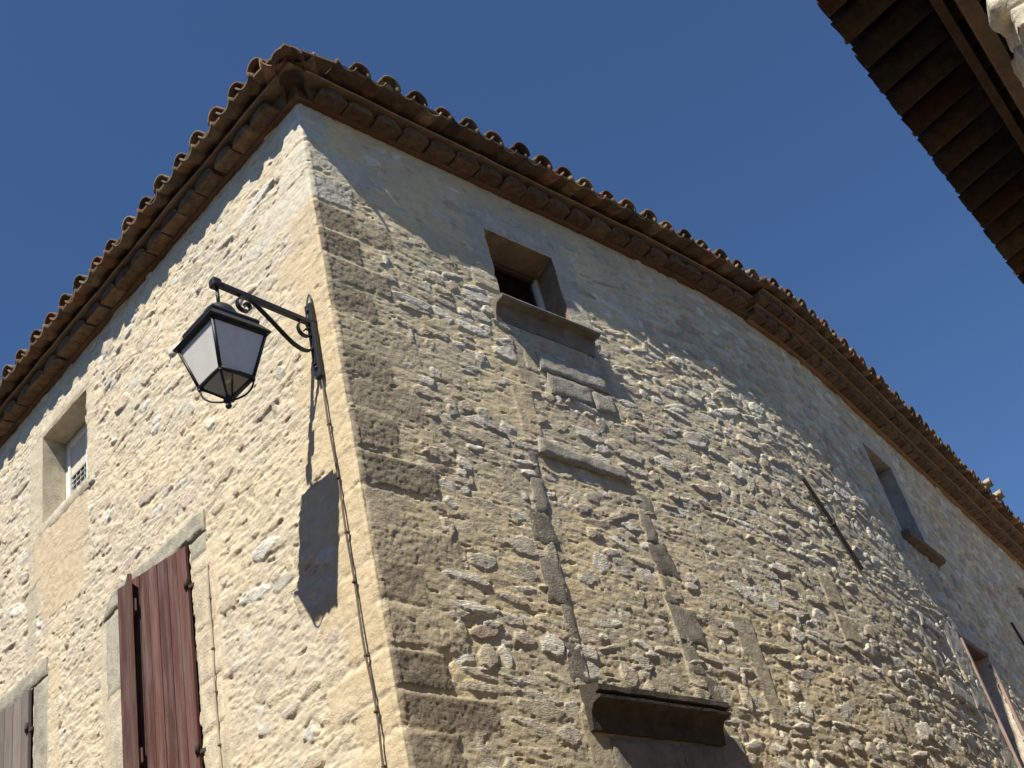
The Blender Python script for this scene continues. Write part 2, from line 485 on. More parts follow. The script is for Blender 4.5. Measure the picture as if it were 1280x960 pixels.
def masonry():
    nS, nZ = SS.shape
    # mortar: a rough, thrown coat dragged along the courses
    big = fbm(SS * 1.1, ZZ * 1.6 + 3, 3)
    med = fbm(SS * 5 + 7, ZZ * 9 + 1, 4)
    fine = fbm(SS * 22 + 3, ZZ * 34 + 5, 3)
    ridge = 1 - np.abs(fbm(SS * 6 + 31, ZZ * 12 + 17, 4, .55)) * 2.2
    ridge2 = 1 - np.abs(fbm(SS * 13 + 3, ZZ * 27 + 71, 3, .6)) * 2.2
    cover = fbm(SS * .8 + 5, ZZ * 1.0 + 40, 3)
    smear = fbm(SS * 2.6 + 13, ZZ * 15 + .8 * SS + 7, 3, .5)
    pits = sstep(.40, .62, fbm(SS * 7 + 19, ZZ * 21 + 3, 3, .55))
    pits2 = sstep(.42, .60, fbm(SS * 11 + 19, ZZ * 36 + 3, 3, .55))
    far = sstep(3.5, 8, SS)
    topr = sstep(7.85, 8.3, ZZ + .22 * big + .1 * med) * (~left) * .55
    lm = np.where(left, .008 * big + .0045 * med + .0055 * (ridge - .5) + .0055 * (ridge2 - .5) + .0025 * fine + .009 + .007 * cover - .014 * pits2 + .003 * smear,
                  .007 * big + .0035 * med + .0025 * (ridge - .5) + .003 * (ridge2 - .5) + .0015 * fine + .0045 + .008 * cover + .004 * smear - .013 * pits2)
    lm = lm + topr * (.010 - .3 * lm)
    lm = lm - far * .006 * (1 - topr)
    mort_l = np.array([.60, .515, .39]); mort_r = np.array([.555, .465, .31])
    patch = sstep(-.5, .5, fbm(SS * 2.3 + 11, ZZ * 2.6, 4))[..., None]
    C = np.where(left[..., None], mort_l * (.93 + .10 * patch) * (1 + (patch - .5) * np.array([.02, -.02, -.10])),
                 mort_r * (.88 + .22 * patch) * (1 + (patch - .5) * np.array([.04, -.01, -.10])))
    grey = sstep(.05, .6, fbm(SS * 1.4 + 51, ZZ * 1.1 + 8, 4))[..., None] * (~left)[..., None]
    C = C * (1 - .35 * grey) + np.array([.43, .37, .285]) * .35 * grey
    # pale lime render under the eaves
    C = C * (1 - .4 * topr[..., None]) + np.array([.52, .425, .28]) * .4 * topr[..., None]
    C = C * (1 - (.28 * sstep(4.5, 8, SS) * topr)[..., None])  # eaves shade painted into the colour of the far wall
    # stones
    hs = np.full(SS.shape, -1., np.float32)
    cs = np.zeros(SS.shape + (3,), np.float32)
    w1 = fbm(SS * 10 + 3, ZZ * 12 + 77, 4, .6); w2 = fbm(SS * 10 + 63, ZZ * 12 + 27, 4, .6)
    rough = fbm(SS * 26 + 13, ZZ * 30 + 2, 3, .6)
    rnd = random.Random(3)

    def stone(sc, zc, a, b, rot, hp, col, p=2.6, edge=.45, tilt=(0, 0), gain=.28, rgh=.006):
        i0, i1 = np.searchsorted(Sx, [sc - a * 1.5 - b, sc + a * 1.5 + b]); j0, j1 = np.searchsorted(Zx, [zc - b * 1.6 - a * abs(rot), zc + b * 1.6 + a * abs(rot)])
        if i1 - i0 < 2 or j1 - j0 < 2: return
        sl = (slice(i0, i1), slice(j0, j1))
        du = SS[sl] - sc; dv = ZZ[sl] - zc
        u = (du * math.cos(rot) + dv * math.sin(rot)) / a + w1[sl] * gain
        v = (-du * math.sin(rot) + dv * math.cos(rot)) / b + w2[sl] * gain * 1.5
        r = np.zeros_like(u)
        nk = rnd.choice((5, 6, 6, 7)); a0 = rnd.uniform(0, 6.28)
        for q in range(nk):
            an = a0 + 6.2832 * (q + rnd.uniform(-.3, .3)) / nk
            r = np.maximum(r, (u * math.cos(an) + v * math.sin(an)) / rnd.uniform(.72, 1.0))
        r = .8 * r + .2 * np.sqrt(u * u + v * v)
        t = np.clip((1.0 - r) / edge, 0, 1)
        prof = 1 - (1 - t) ** 2.2
        fa = rnd.uniform(0, 6.28)
        h = hp * prof - .05 * (r > 1.0) - .02 * (1 - t) ** 6 + tilt[0] * u * a + tilt[1] * v * b + rough[sl] * rgh - rnd.uniform(0, .016) * np.maximum(0, u * math.cos(fa) + v * math.sin(fa) - .1)
        m = (h > hs[sl]) & (r < 1.05)
        hs[sl][m] = h[m]
        cc = np.asarray(col) * (1 + .10 * rough[sl][..., None])
        cs[sl][m] = cc[m]

    def course(s_from, s_to, lft):
        z = 3.3
        while z < 8.5:
            hgt = rnd.choice([rnd.uniform(.03, .06), rnd.uniform(.05, .09), rnd.uniform(.08, .14)])
            s = s_from + rnd.uniform(-.1, .1)
            ph = rnd.uniform(0, 9)
            while s < s_to:
                wd = rnd.choice([rnd.uniform(.05, .12), rnd.uniform(.10, .22), rnd.uniform(.16, .36)])
                sc = s + wd / 2
                zc = z + hgt / 2 + .018 * math.sin(sc * 1.7 + ph) + rnd.uniform(-.015, .015)
                f = min(1, max(0, (sc - 3.0) / 4))
                skip = .10 if not lft else .18
                if rnd.random() > skip:
                    tone = rnd.random()
                    if lft:
                        if tone < .14: c = (.68, .64, .57)
                        elif tone < .26: c = (.57, .53, .46)
                        elif tone < .4: c = (.54, .46, .35)
                        elif tone < .48: c = (.56, .47, .40)
                        else: c = (.60, .51, .38)
                        hp = rnd.choice([rnd.uniform(-.002, .012), rnd.uniform(.004, .018), rnd.uniform(.010, .026)])
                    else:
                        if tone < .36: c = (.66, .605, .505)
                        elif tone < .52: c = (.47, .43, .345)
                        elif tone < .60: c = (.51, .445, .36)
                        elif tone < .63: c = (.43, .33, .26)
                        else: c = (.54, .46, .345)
                        hp = rnd.choice([rnd.uniform(-.003, .010), rnd.uniform(.003, .014), rnd.uniform(.007, .019 + .007 * f)]) + .002 * f
                    k = rnd.uniform(.86, 1.10)
                    c = [x * k for x in c]
                    n = 2 if (hgt > .1 and rnd.random() < .3) else 1
                    for q in range(n):
                        stone(sc + rnd.uniform(-.01, .01), zc + (q - (n - 1) / 2) * hgt * .5, wd * rnd.uniform(.46, .62), hgt / n * rnd.uniform(.46, .68),
                              rnd.gauss(0, .13), hp, c, p=rnd.uniform(2.2, 4), edge=rnd.uniform(.07, .26),
                              tilt=(rnd.uniform(-.04, .04), rnd.uniform(-.07, .12)), rgh=rnd.uniform(.002, .0055))
                s += wd + rnd.uniform(.004, .03)
            z += hgt + rnd.uniform(-.004, .008)

    course(-4.9, -.02, True)
    course(.02, 13.6, False)
    # under the eaves the render hides most of the stones of the right front
    hs -= (topr * .004).astype(np.float32)

    # blocked-up window of the right front: the infill lies back from the face
    inf = sstep(1.40, 1.425, SS + .012 * w1 - .0) * (1 - sstep(2.335, 2.36, SS + .02 * w2)) * sstep(4.17, 4.2, ZZ) * (1 - sstep(5.83, 5.85, ZZ))
    lm = lm - inf * .009
    hs = hs - inf * .008

    hs = hs - (.05 * (1 - sstep(.30, .50, SS)) * (SS > -.0) + .012 * (1 - sstep(.18, .40, -SS)) * (SS <= 0)).astype(np.float32)
    t = sstep(-.0025, .003, hs - lm)
    h = np.maximum(lm, hs) + .0
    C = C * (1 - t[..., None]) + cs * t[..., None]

    # quoins: blocks toothed into both fronts
    z = 3.3; k = 0
    while z < 8.36:
        hq = rnd.uniform(.20, .29)
        lr = (.36 if k % 2 else .60) * rnd.uniform(.85, 1.12)
        ll = (.52 if k % 2 else .30) * rnd.uniform(.9, 1.15)
        pale = z > 7.28
        if z > 7.95: lr, ll = .22, .24
        for side in (1, -1):
            ln = lr if side > 0 else ll
            U = SS * side
            wz = ZZ + .012 * w1 + .01 * fine; ws = U + .02 * w2
            e = np.minimum.reduce([(wz - z), (z + hq - wz), (ln - ws)])
            m = sstep(-.004, .030, e + .012 * fine + .010 * w1) * (U > -.02 if side > 0 else U > -.0)
            m = m * (U >= 0) if side > 0 else m * (U > 0)
            if side > 0:
                pit = np.clip(fbm(SS * 40 + 5, ZZ * 40 + k, 3, .7), -1, .25)
                hh = .011 + rnd.uniform(-.006, .005) + .005 * med + .007 * pit + .002 * rough
                base_c = np.array([.215, .178, .128]) * rnd.uniform(.75, 1.25) if not pale else np.array([.50, .46, .39]) * rnd.uniform(.85, 1.1)
                if not pale and rnd.random() < .35: base_c = np.array([.43, .36, .25])
                spot = sstep(.0, .5, fbm(SS * 6 + 9, ZZ * 6 + 4, 4))[..., None]
                cc = base_c * (1 - .35 * spot) + np.array([.33, .28, .20]) * .35 * spot
                if pale: cc = base_c * (1 + .1 * rough[..., None])
                mm = m * (.93 if rnd.random() < .7 else .75)
                mm = mm * (1 - .5 * sstep(.15, .45, fbm(SS * 4 + 77, ZZ * 6 + 12, 4)))
            else:
                hh = .013 + rnd.uniform(-.003, .003) + .006 * med + .004 * rough
                cc = np.array([.585, .475, .325]) * rnd.uniform(.93, 1.05) * (1 + .08 * med[..., None])
                if pale: cc = np.array([.60, .55, .46]) * (1 + .05 * med[..., None])
                mm = m * .8
            h = h * (1 - mm) + hh * mm
            C = C * (1 - mm[..., None]) + cc * mm[..., None]
        z += hq; k += 1
    # the ochre dressed band along the left edge of the corner
    band = (1 - sstep(.20, .42, -SS + .10 * big + .08 * med)) * left * (1 - sstep(7.0, 7.3, ZZ))
    C = C * (1 - .42 * band[..., None]) + np.array([.60, .475, .30]) * .42 * band[..., None]
    h = h * (1 - .2 * band) + (.013 + .004 * rough + .004 * med) * .2 * band

    # smooth dressed areas (old, now blocked openings and window surrounds)
    def flat(s0, s1, z0, z1, hh, col, amt=.85, soft=.02, rg=.003, wob=.015):
        nonlocal h, C
        e = np.minimum.reduce([SS + wob * w1 - s0, s1 - SS - wob * w2, ZZ + wob * w2 - z0, z1 - ZZ - wob * w1])
        m = sstep(0, soft, e) * amt
        h = h * (1 - m) + (hh + rg * rough + .003 * med) * m
        cc = np.asarray(col) * (1 + .07 * med[..., None] + .05 * fine[..., None])
        C = C * (1 - m[..., None]) + cc * m[..., None]

    OC = (.585, .475, .325); GR = (.46, .42, .34); PALE = (.62, .55, .43)
    # window high on the left front: surround and the panel below its sill
    flat(-3.95, -3.70, 6.35, 7.98, .016, (.52, .45, .34))
    flat(-3.00, -2.84, 7.05, 7.98, .014, (.58, .49, .36), amt=.7)
    flat(-3.80, -2.86, 7.92, 8.10, .016, (.54, .47, .36))
    flat(-3.86, -2.97, 6.62, 7.05, .020, (.56, .45, .31)); flat(-3.72, -3.05, 6.22, 6.66, .016, (.57, .455, .31))
    flat(-3.97, -3.80, 5.98, 6.62, .010, (.47, .41, .32))
    # plaster bands around the two shuttered openings
    flat(-1.70, -1.40, 3.3, 5.72, .016, (.60, .50, .36)); flat(-2.86, -2.50, 3.3, 5.80, .014, (.56, .48, .36))
    flat(-3.86, -3.60, 3.3, 5.84, .010, (.50, .45, .37)); flat(-3.60, -3.44, 3.3, 5.86, .008, (.60, .49, .34), amt=.7)
    # around the small window of the right front
    flat(1.36, 1.56, 7.42, 7.98, .020, (.45, .40, .32)); flat(2.24, 2.50, 7.2, 7.98, .014, (.46, .41, .33)); flat(1.45, 2.40, 7.85, 8.12, .014, (.45, .405, .33))
    flat(1.30, 1.56, 7.22, 7.40, .016, (.50, .43, .32)); flat(1.62, 2.34, 6.78, 7.06, .016, (.42, .355, .255), amt=.9)
    flat(1.52, 1.72, 6.42, 6.84, .006, (.40, .345, .25)); flat(1.40, 1.60, 5.98, 6.40, .010, (.52, .42, .28), amt=.8)
    # ghosts of other openings
    flat(3.05, 3.22, 4.12, 4.92, .012, (.38, .33, .24)); flat(2.98, 3.22, 4.60, 4.92, .012, (.36, .315, .235))
    flat(4.36, 4.62, 5.22, 5.50, .018, (.42, .35, .24)); flat(4.40, 4.68, 4.92, 5.16, .018, (.40, .335, .235))
    flat(2.70, 2.98, 4.70, 4.86, .012, (.44, .39, .31), amt=.6)
    flat(7.02, 7.20, 6.6, 7.9, .012, (.44, .40, .34)); flat(7.95, 8.2, 6.7, 7.9, .010, (.43, .39, .33)); flat(7.0, 8.2, 7.75, 7.95, .012, (.44, .40, .34))
    flat(1.40, 2.66, 3.3, 4.02, .014, (.30, .27, .22)); flat(1.25, 1.50, 3.3, 4.02, .012, (.42, .35, .25), amt=.9)
    # weather streaks that run down from the corners of the sills
    for (a, b, zt) in ((1.50, 1.58, 7.1), (2.42, 2.50, 7.1)):
        st = np.exp(-((SS - (a + b) / 2 + .03 * w1) / .05) ** 2) * sstep(zt - 1.2, zt, ZZ) * (ZZ < zt)
        C = C * (1 - .25 * st[..., None])
    # the arris is worn round
    C = np.clip(C, .02, .8)
    stn = np.where(SS < -.25, .10 + .50 * t, np.where(SS < .35, .22, t * .85 + .15))
    return h, C, stn.astype(np.float32)


Hf, Cf, STN = masonry()


def hwall(S, Z):
    i = np.clip(np.searchsorted(Sx, S - 1e-6), 0, len(Sx) - 1); j = np.clip(np.searchsorted(Zx, Z - 1e-6), 0, len(Zx) - 1)
    return Hf[i, j]



def wall_points():
    p, n = base(Sx)
    r = .035
    near = np.abs(Sx) < r
    t = np.clip((Sx + r) / (2 * r), 0, 1)
    p0 = CO + r * dL; p1 = CO + r * dR
    bez = ((1 - t) ** 2)[:, None] * p0 + (2 * t * (1 - t))[:, None] * CO + (t ** 2)[:, None] * p1
    p = np.where(near[:, None], bez, p)
    nb = (1 - t)[:, None] * nL + t[:, None] * nR
    nb /= np.linalg.norm(nb, axis=1)[:, None]
    n = np.where(near[:, None], nb, n)
    wob = .018 * fbm(Zx * 1.3 + 4, Zx * .0 + 2, 3)
    X = np.empty(SS.shape + (3,))
    ext = np.where(near, 1.25, 1.0)
    hh = Hf * ext[:, None]
    X[..., :2] = p[:, None, :] + hh[..., None] * n[:, None, :]
    X[..., 2] = ZZ
    return X


sc = (Sx[:-1] + Sx[1:]) / 2; zc = (Zx[:-1] + Zx[1:]) / 2
mask = np.ones((len(sc), len(zc)), bool)
for (a, b, c, d) in OPEN.values():
    mask &= ~(((sc > a) & (sc < b))[:, None] & ((zc > c) & (zc < d))[None, :])
wall_o = grid_object("stone_wall", wall_points(), Cf, mask, M_WALL, house)
sa = wall_o.data.attributes.new("stone", 'FLOAT', 'POINT')
sa.data.foreach_set("value", STN.reshape(-1))

# the rest of the shell, never seen from the street
shell = MB()
pl, _ = base(np.array([-7.0])); pr, nn_ = base(np.array([16.0]))
bl = pl[0] - nL * 8; br = pr[0] - nn_[0] * 8
for (p, q) in ((pl[0], bl), (bl, br), (br, pr[0])):
    shell.add([(*p, 0), (*q, 0), (*q, 8.5), (*p, 8.5)], [(0, 1, 2, 3)], (.46, .38, .27))
shell.build("rear_wall", M_MORT, house, fix=False)


# ---------- rough slabs of dressed stone set into the front
def slab(mb, quad, h=.015, depth=.06, col=(.4, .36, .3), rough=.006, wob=.013, cell=.02, seed=0, lip=.010):
    """quad: four (S,z) corners bl, br, tr, tl; a weathered block whose face stands h out of the wall"""
    q = np.array(quad, float)
    nu = max(4, int(np.linalg.norm(q[1] - q[0]) / cell)); nv = max(4, int(np.linalg.norm(q[3] - q[0]) / cell))
    u = np.linspace(0, 1, nu + 1); v = np.linspace(0, 1, nv + 1)
    U, V = np.meshgrid(u, v, indexing='ij')
    P = ((1 - U) * (1 - V))[..., None] * q[0] + (U * (1 - V))[..., None] * q[1] + (U * V)[..., None] * q[2] + ((1 - U) * V)[..., None] * q[3]
    lu = np.linalg.norm(q[1] - q[0]); lv = np.linalg.norm(q[3] - q[0])
    e = np.minimum(np.minimum(U, 1 - U) * lu, np.minimum(V, 1 - V) * lv)
    S_, Z_ = P[..., 0] + wob * fbm(P[..., 0] * 14 + seed, P[..., 1] * 14, 3), P[..., 1] + wob * fbm(P[..., 0] * 14, P[..., 1] * 14 + seed + 5, 3)
    hh = h + rough * fbm(S_ * 30 + seed, Z_ * 30, 3) + rough * .8 * fbm(S_ * 6 + seed, Z_ * 6, 2) - lip * (1 - sstep(0, .018, e))
    X = W(S_, Z_, hh)
    nu1, nv1 = X.shape[:2]
    idx = np.arange(nu1 * nv1).reshape(nu1, nv1)
    faces = [(idx[i, j], idx[i + 1, j], idx[i + 1, j + 1], idx[i, j + 1]) for i in range(nu1 - 1) for j in range(nv1 - 1)]
    tone = 1 + .16 * fbm(S_ * 5 + seed, Z_ * 5 + 3, 4) + .1 * fbm(S_ * 20 + seed, Z_ * 20, 2)
    cols = (np.asarray(col)[None, None] * tone[..., None]).reshape(-1, 3)
    mb.add(X.reshape(-1, 3), faces, cols, smooth=True)
    ring = [idx[i, 0] for i in range(nu1)] + [idx[-1, j] for j in range(1, nv1)] + [idx[i, -1] for i in range(nu1 - 2, -1, -1)] + [idx[0, j] for j in range(nv1 - 2, 0, -1)]
    fr = X.reshape(-1, 3)[ring]
    Sr = S_.reshape(-1)[ring]; Zr = Z_.reshape(-1)[ring]
    bk = W(Sr, Zr, np.full(len(ring), h - depth))
    n = len(ring)
    mb.add(np.concatenate([fr, bk]), [(i, (i + 1) % n, n + (i + 1) % n, n + i) for i in range(n)] + [tuple(n + i for i in range(n))], np.concatenate([cols[ring], cols[ring]]))


def rect(s0, s1, z0, z1):
    return [(s0, z0), (s1, z0), (s1, z1), (s0, z1)]


def axes_at(S):
    p, n = base(np.array([S]))
    n = Vector((n[0][0], n[0][1], 0)); t = Vector((-n.y, n.x, 0))
    return t, n, Vector((0, 0, 1))       # along the wall to increasing S, outward, up


def profile_sill(mb, s0, s1, prof, col, n=26, seed=0, wob=.004, ends=None):
    """moulded stone sill: profile (h out, z) swept along the wall, its ends returned"""
    k = len(prof)
    ss = np.linspace(s0, s1, n)
    verts = []; cols = []
    for i, s in enumerate(ss):
        for (hh, z) in prof:
            w = wob * float(fbm(np.array([s * 12 + seed]), np.array([z * 20 + hh * 30]), 3)[0])
            verts.append(W(s, z + w, hh + w))
            tn = 1 + .3 * float(fbm(np.array([s * 9 + seed]), np.array([z * 14 + hh * 20]), 3)[0])
            cols.append(tuple(c * tn for c in col))
    faces = []
    for i in range(n - 1):
        for j in range(k):
            faces.append((i * k + j, (i + 1) * k + j, (i + 1) * k + (j + 1) % k, i * k + (j + 1) % k))
    faces.append(tuple(range(k))); faces.append(tuple((n - 1) * k + j for j in reversed(range(k))))
    mb.add(verts, faces, cols)


def reveal(mb, o, back, col, seed=0, splay=(0, 0)):
    """stone lining of an opening: four sides from just inside the face to the frame"""
    s0, s1, z0, z1 = o
    n = 6
    for (a, b) in (((s0, z0), (s0, z1)), ((s0, z1), (s1, z1)), ((s1, z1), (s1, z0)), ((s1, z0), (s0, z0))):
        L_ = math.hypot(a[0] - b[0], a[1] - b[1])
        m = max(6, int(L_ / .04))
        m = max(m, int(L_ / .009))
        tt = np.linspace(0, 1, m); hh = np.linspace(0, 1, n)
        T, Hh = np.meshgrid(tt, hh, indexing='ij')
        S_ = a[0] + (b[0] - a[0]) * T; Z_ = a[1] + (b[1] - a[1]) * T
        fr_ = (S_ - s0) / (s1 - s0)
        Sw = S_ + (splay[0] * (1 - fr_) + splay[1] * fr_) * Hh
        Hh = hwall(S_, Z_) * (1 - Hh) + back * Hh
        S_ = Sw
        w = .005 * fbm(S_ * 9 + Z_ * 7 + seed, Hh * 20 + seed, 3)
        w = w * sstep(0, .4, np.linspace(0, 1, n))[None, :]
        S_ = S_ + w * (a[0] == b[0]); Z_ = Z_ + w * (a[1] == b[1])
        X = W(S_, Z_, Hh)
        idx = np.arange(m * n).reshape(m, n)
        tone = 1 + .2 * fbm(S_ * 6 + seed, Z_ * 6 + Hh * 8, 3)
        mb.add(X.reshape(-1, 3), [(idx[i, j], idx[i + 1, j], idx[i + 1, j + 1], idx[i, j + 1]) for i in range(m - 1) for j in range(n - 1)],
               (np.asarray(col)[None, None] * tone[..., None]).reshape(-1, 3), smooth=True)


def bar_on_wall(mb, s0, s1, z0, z1, h0, h1, col, bevel=.004):
    sm = (s0 + s1) / 2
    ax = axes_at(sm)
    c = WV(sm, (z0 + z1) / 2, (h0 + h1) / 2)
    mb.box(c, (abs(s1 - s0), abs(h1 - h0), abs(z1 - z0)), ax, bevel, col)


def window(name, o, label, back=-.24, top_col=None, frame_col=(.62, .62, .62), curtain=False, mull=True, bars=(.055, .04), splay=(0, 0), rcol=(.46, .41, .33)):
    s0, s1, z0, z1 = o
    w = empty(name, WV((s0 + s1) / 2, z0, 0), house)
    tag(w, label)
    rb = MB(); reveal(rb, o, back - .05, rcol, seed=s0 * 7, splay=splay); rb.build("reveal", M_STONE, w, fix=False)
    s0 += splay[0] * .85; s1 += splay[1] * .85
    f = MB(); t = bars[0]
    b0, b1 = back - .045, back
    bar_on_wall(f, s0 + .002, s0 + t, z0 + .003, z1 - .003, b0, b1, frame_col); bar_on_wall(f, s1 - t, s1 - .002, z0 + .003, z1 - .003, b0, b1, frame_col)
    bar_on_wall(f, s0 + t + .001, s1 - t - .001, z0 + .003, z0 + t, b0, b1, frame_col); bar_on_wall(f, s0 + t + .001, s1 - t - .001, z1 - t, z1 - .003, b0, b1, top_col or frame_col)
    # opening sash inside the frame
    q = t + .008; u = bars[1]
    bar_on_wall(f, s0 + q, s0 + q + u, z0 + q, z1 - q, b0 + .01, b1 + .012, frame_col); bar_on_wall(f, s1 - q - u, s1 - q, z0 + q, z1 - q, b0 + .01, b1 + .012, frame_col)
    bar_on_wall(f, s0 + q + u + .001, s1 - q - u - .001, z0 + q, z0 + q + u, b0 + .01, b1 + .012, frame_col); bar_on_wall(f, s0 + q + u + .001, s1 - q - u - .001, z1 - q - u, z1 - q, b0 + .01, b1 + .012, top_col or frame_col)
    if mull:
        bar_on_wall(f, (s0 + s1) / 2 - .018, (s0 + s1) / 2 + .018, z0 + q + u + .001, z1 - q - u - .001, b0 + .012, b1 + .008, frame_col)
    f.build("frame", M_FRAME, w)
    g = MB()
    a, b = s0 + q + .02, s1 - q - .02
    g.add([W(a, z0 + q + .02, back - .02), W(b, z0 + q + .02, back - .02), W(b, z1 - q - .02, back - .02), W(a, z1 - q - .02, back - .02)], [(0, 1, 2, 3)])
    g.build("pane", M_GLASS, w, fix=False)
    if curtain:
        sb = MB(); bar_on_wall(sb, s0 + q + u + .002, s1 - q - u - .002, z0 + .46, z1 - q - u - .002, back - .012, back - .004, (.60, .56, .48), .002); sb.build("blind", M_FRAME, w)
        gr = MB(); za, zb_ = z0 + q + u + .002, z0 + .455
        for i in range(9):
            x = s0 + q + u + .01 + (s1 - s0 - 2 * q - 2 * u - .02) * i / 8
            bar_on_wall(gr, x - .004, x + .004, za, zb_, back - .010, back - .004, (.42, .42, .40), 0)
        for i in range(8):
            x = za + .01 + (zb_ - za - .02) * i / 7
            bar_on_wall(gr, s0 + q + u, s1 - q - u, x - .004, x + .004, back - .004, back + .001, (.42, .42, .40), 0)
        gr.build("grille", M_FRAME, w)
        c = MB(); n = 24
        vv = []
        for i in range(n + 1):
            s = s0 + (s1 - s0) * i / n
            d = back - .09 + .012 * math.sin(i * 1.9)
            vv += [W(s, z0 + .02, d), W(s, z1 - .02, d)]
        c.add(vv, [(2 * i, 2 * i + 2, 2 * i + 3, 2 * i + 1) for i in range(n)], (.55, .55, .53), smooth=True)
        c.build("curtain", M_LINEN, w, fix=False)
    return w


STC = (.50, .44, .34)
# --- window high on the left front
w1 = window("window", OPEN['w1'], "small window high on the sunlit left front with white frame and grey netting", curtain=True, back=-.19, splay=(-.02, 0), frame_col=(.74, .73, .70), bars=(.05, .035), rcol=(.55, .48, .37))
mb = MB(); slab(mb, rect(-3.84, -2.90, 7.937, 8.09), .020, .2, (.53, .46, .35), seed=3); mb.build("lintel", M_STONE, w1)
mb = MB(); slab(mb, rect(-3.80, -2.96, 7.00, 7.098), .028, .25, (.50, .44, .34), seed=4); mb.build("sill", M_STONE, w1)
# --- small window of the right front with its moulded sill
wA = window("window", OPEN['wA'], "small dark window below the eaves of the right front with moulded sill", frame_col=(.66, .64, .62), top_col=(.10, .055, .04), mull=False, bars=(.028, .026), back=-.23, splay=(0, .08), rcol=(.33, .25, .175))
mb = MB(); slab(mb, rect(1.47, 2.36, 7.870, 8.06), .016, .2, (.45, .405, .33), seed=8); mb.build("lintel", M_STONE, wA)
mb = MB()
profile_sill(mb, 1.42, 2.40, [(-.2, 7.125), (.126, 7.088), (.132, 7.074), (.124, 7.058), (.060, 7.048), (.042, 7.01), (.030, 6.97), (.022, 6.93), (-.05, 6.92)], (.20, .175, .14), seed=2, n=50, wob=.003)
mb.build("sill", M_STONE, wA)
mb = MB()
slab(mb, rect(1.75, 2.42, 6.60, 6.76), .030, .1, (.36, .325, .27), seed=21); slab(mb, rect(1.80, 2.22, 6.41, 6.585), .026, .1, (.33, .30, .25), seed=22)
slab(mb, rect(2.235, 2.45, 6.40, 6.58), .022, .1, (.35, .32, .265), seed=23); slab(mb, rect(1.60, 1.74, 6.55, 6.84), .010, .1, (.44, .37, .27), seed=24)
mb.build("apron_block", M_STONE, wA)
# --- window of the far right front
wB = window("window", OPEN['wB'], "narrow shaded window in the far right front above a jutting sill", frame_col=(.30, .29, .28), rcol=(.40, .36, .30))
mb = MB(); profile_sill(mb, 7.05, 8.12, [(-.2, 6.68), (.095, 6.66), (.10, 6.625), (.085, 6.605), (.03, 6.59), (-.05, 6.585)], (.17, .13, .095), seed=5); mb.build("sill", M_STONE, wB)
# --- last window, cut by the right edge of the photo
wC = window("window", OPEN['wC'], "last window of the right front, cut by the edge of the photo", frame_col=(.25, .24, .23), rcol=(.38, .34, .28))

# --- the tall blocked-up window of the right front
bw = empty("blocked_window", WV(1.9, 4.1, 0), house)
tag(bw, "tall walled-up window of the right front with grey jambs and a moulded sill")
mb = MB()
slab(mb, [(1.50, 5.835), (2.31, 5.80), (2.33, 5.90), (1.52, 5.955)], .034, .18, (.36, .325, .27), seed=31, rough=.006, wob=.010)
mb.build("lintel", M_STONE, bw)


def chain(blocks, seed, h=.009):
    mb = MB()
    for i, (s0, s1, s2, s3, z0, z1) in enumerate(blocks):
        slab(mb, [(s0, z0 + .006), (s1, z0 + .006), (s3, z1 - .006), (s2, z1 - .006)], h + .004 * (i % 3), .08,
             tuple(c * (.80 + .11 * ((i * 7) % 4)) for c in (.275, .245, .195)), seed=seed + i, wob=.022, rough=.005, lip=.005)
    return mb


chain([(1.26, 1.415, 1.26, 1.415, 4.20, 4.48), (1.32, 1.41, 1.32, 1.41, 4.48, 4.72), (1.22, 1.405, 1.24, 1.41, 4.72, 5.02), (1.33, 1.41, 1.33, 1.42, 5.02, 5.10),
       (1.25, 1.44, 1.25, 1.44, 5.12, 5.36), (1.33, 1.44, 1.35, 1.46, 5.36, 5.62), (1.37, 1.46, 1.39, 1.48, 5.62, 5.86)], 40).build("jamb", M_STONE, bw)
chain([(2.375, 2.62, 2.37, 2.60, 4.20, 4.40), (2.375, 2.50, 2.36, 2.49, 4.40, 4.62), (2.36, 2.60, 2.35, 2.60, 4.62, 4.88), (2.36, 2.47, 2.35, 2.46, 4.88, 5.10),
       (2.35, 2.58, 2.34, 2.52, 5.10, 5.34), (2.345, 2.46, 2.34, 2.45, 5.34, 5.58), (2.34, 2.52, 2.34, 2.54, 5.58, 5.76)], 60).build("jamb", M_STONE, bw)
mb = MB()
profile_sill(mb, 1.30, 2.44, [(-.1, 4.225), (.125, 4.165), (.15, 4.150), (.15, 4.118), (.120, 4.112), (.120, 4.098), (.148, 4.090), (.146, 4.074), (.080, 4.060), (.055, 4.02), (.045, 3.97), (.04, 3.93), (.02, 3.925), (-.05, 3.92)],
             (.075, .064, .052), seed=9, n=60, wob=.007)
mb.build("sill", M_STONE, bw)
mb = MB()
for i, (a, b, c, d) in enumerate(((1.44, 2.02, 3.62, 3.90), (2.035, 2.42, 3.66, 3.91), (1.50, 2.0, 3.36, 3.60), (2.02, 2.44, 3.40, 3.64))):
    slab(mb, rect(a, b, c, d), .028, .08, (.24, .215, .18), seed=80 + i)
mb.build("panel", M_STONE, bw)

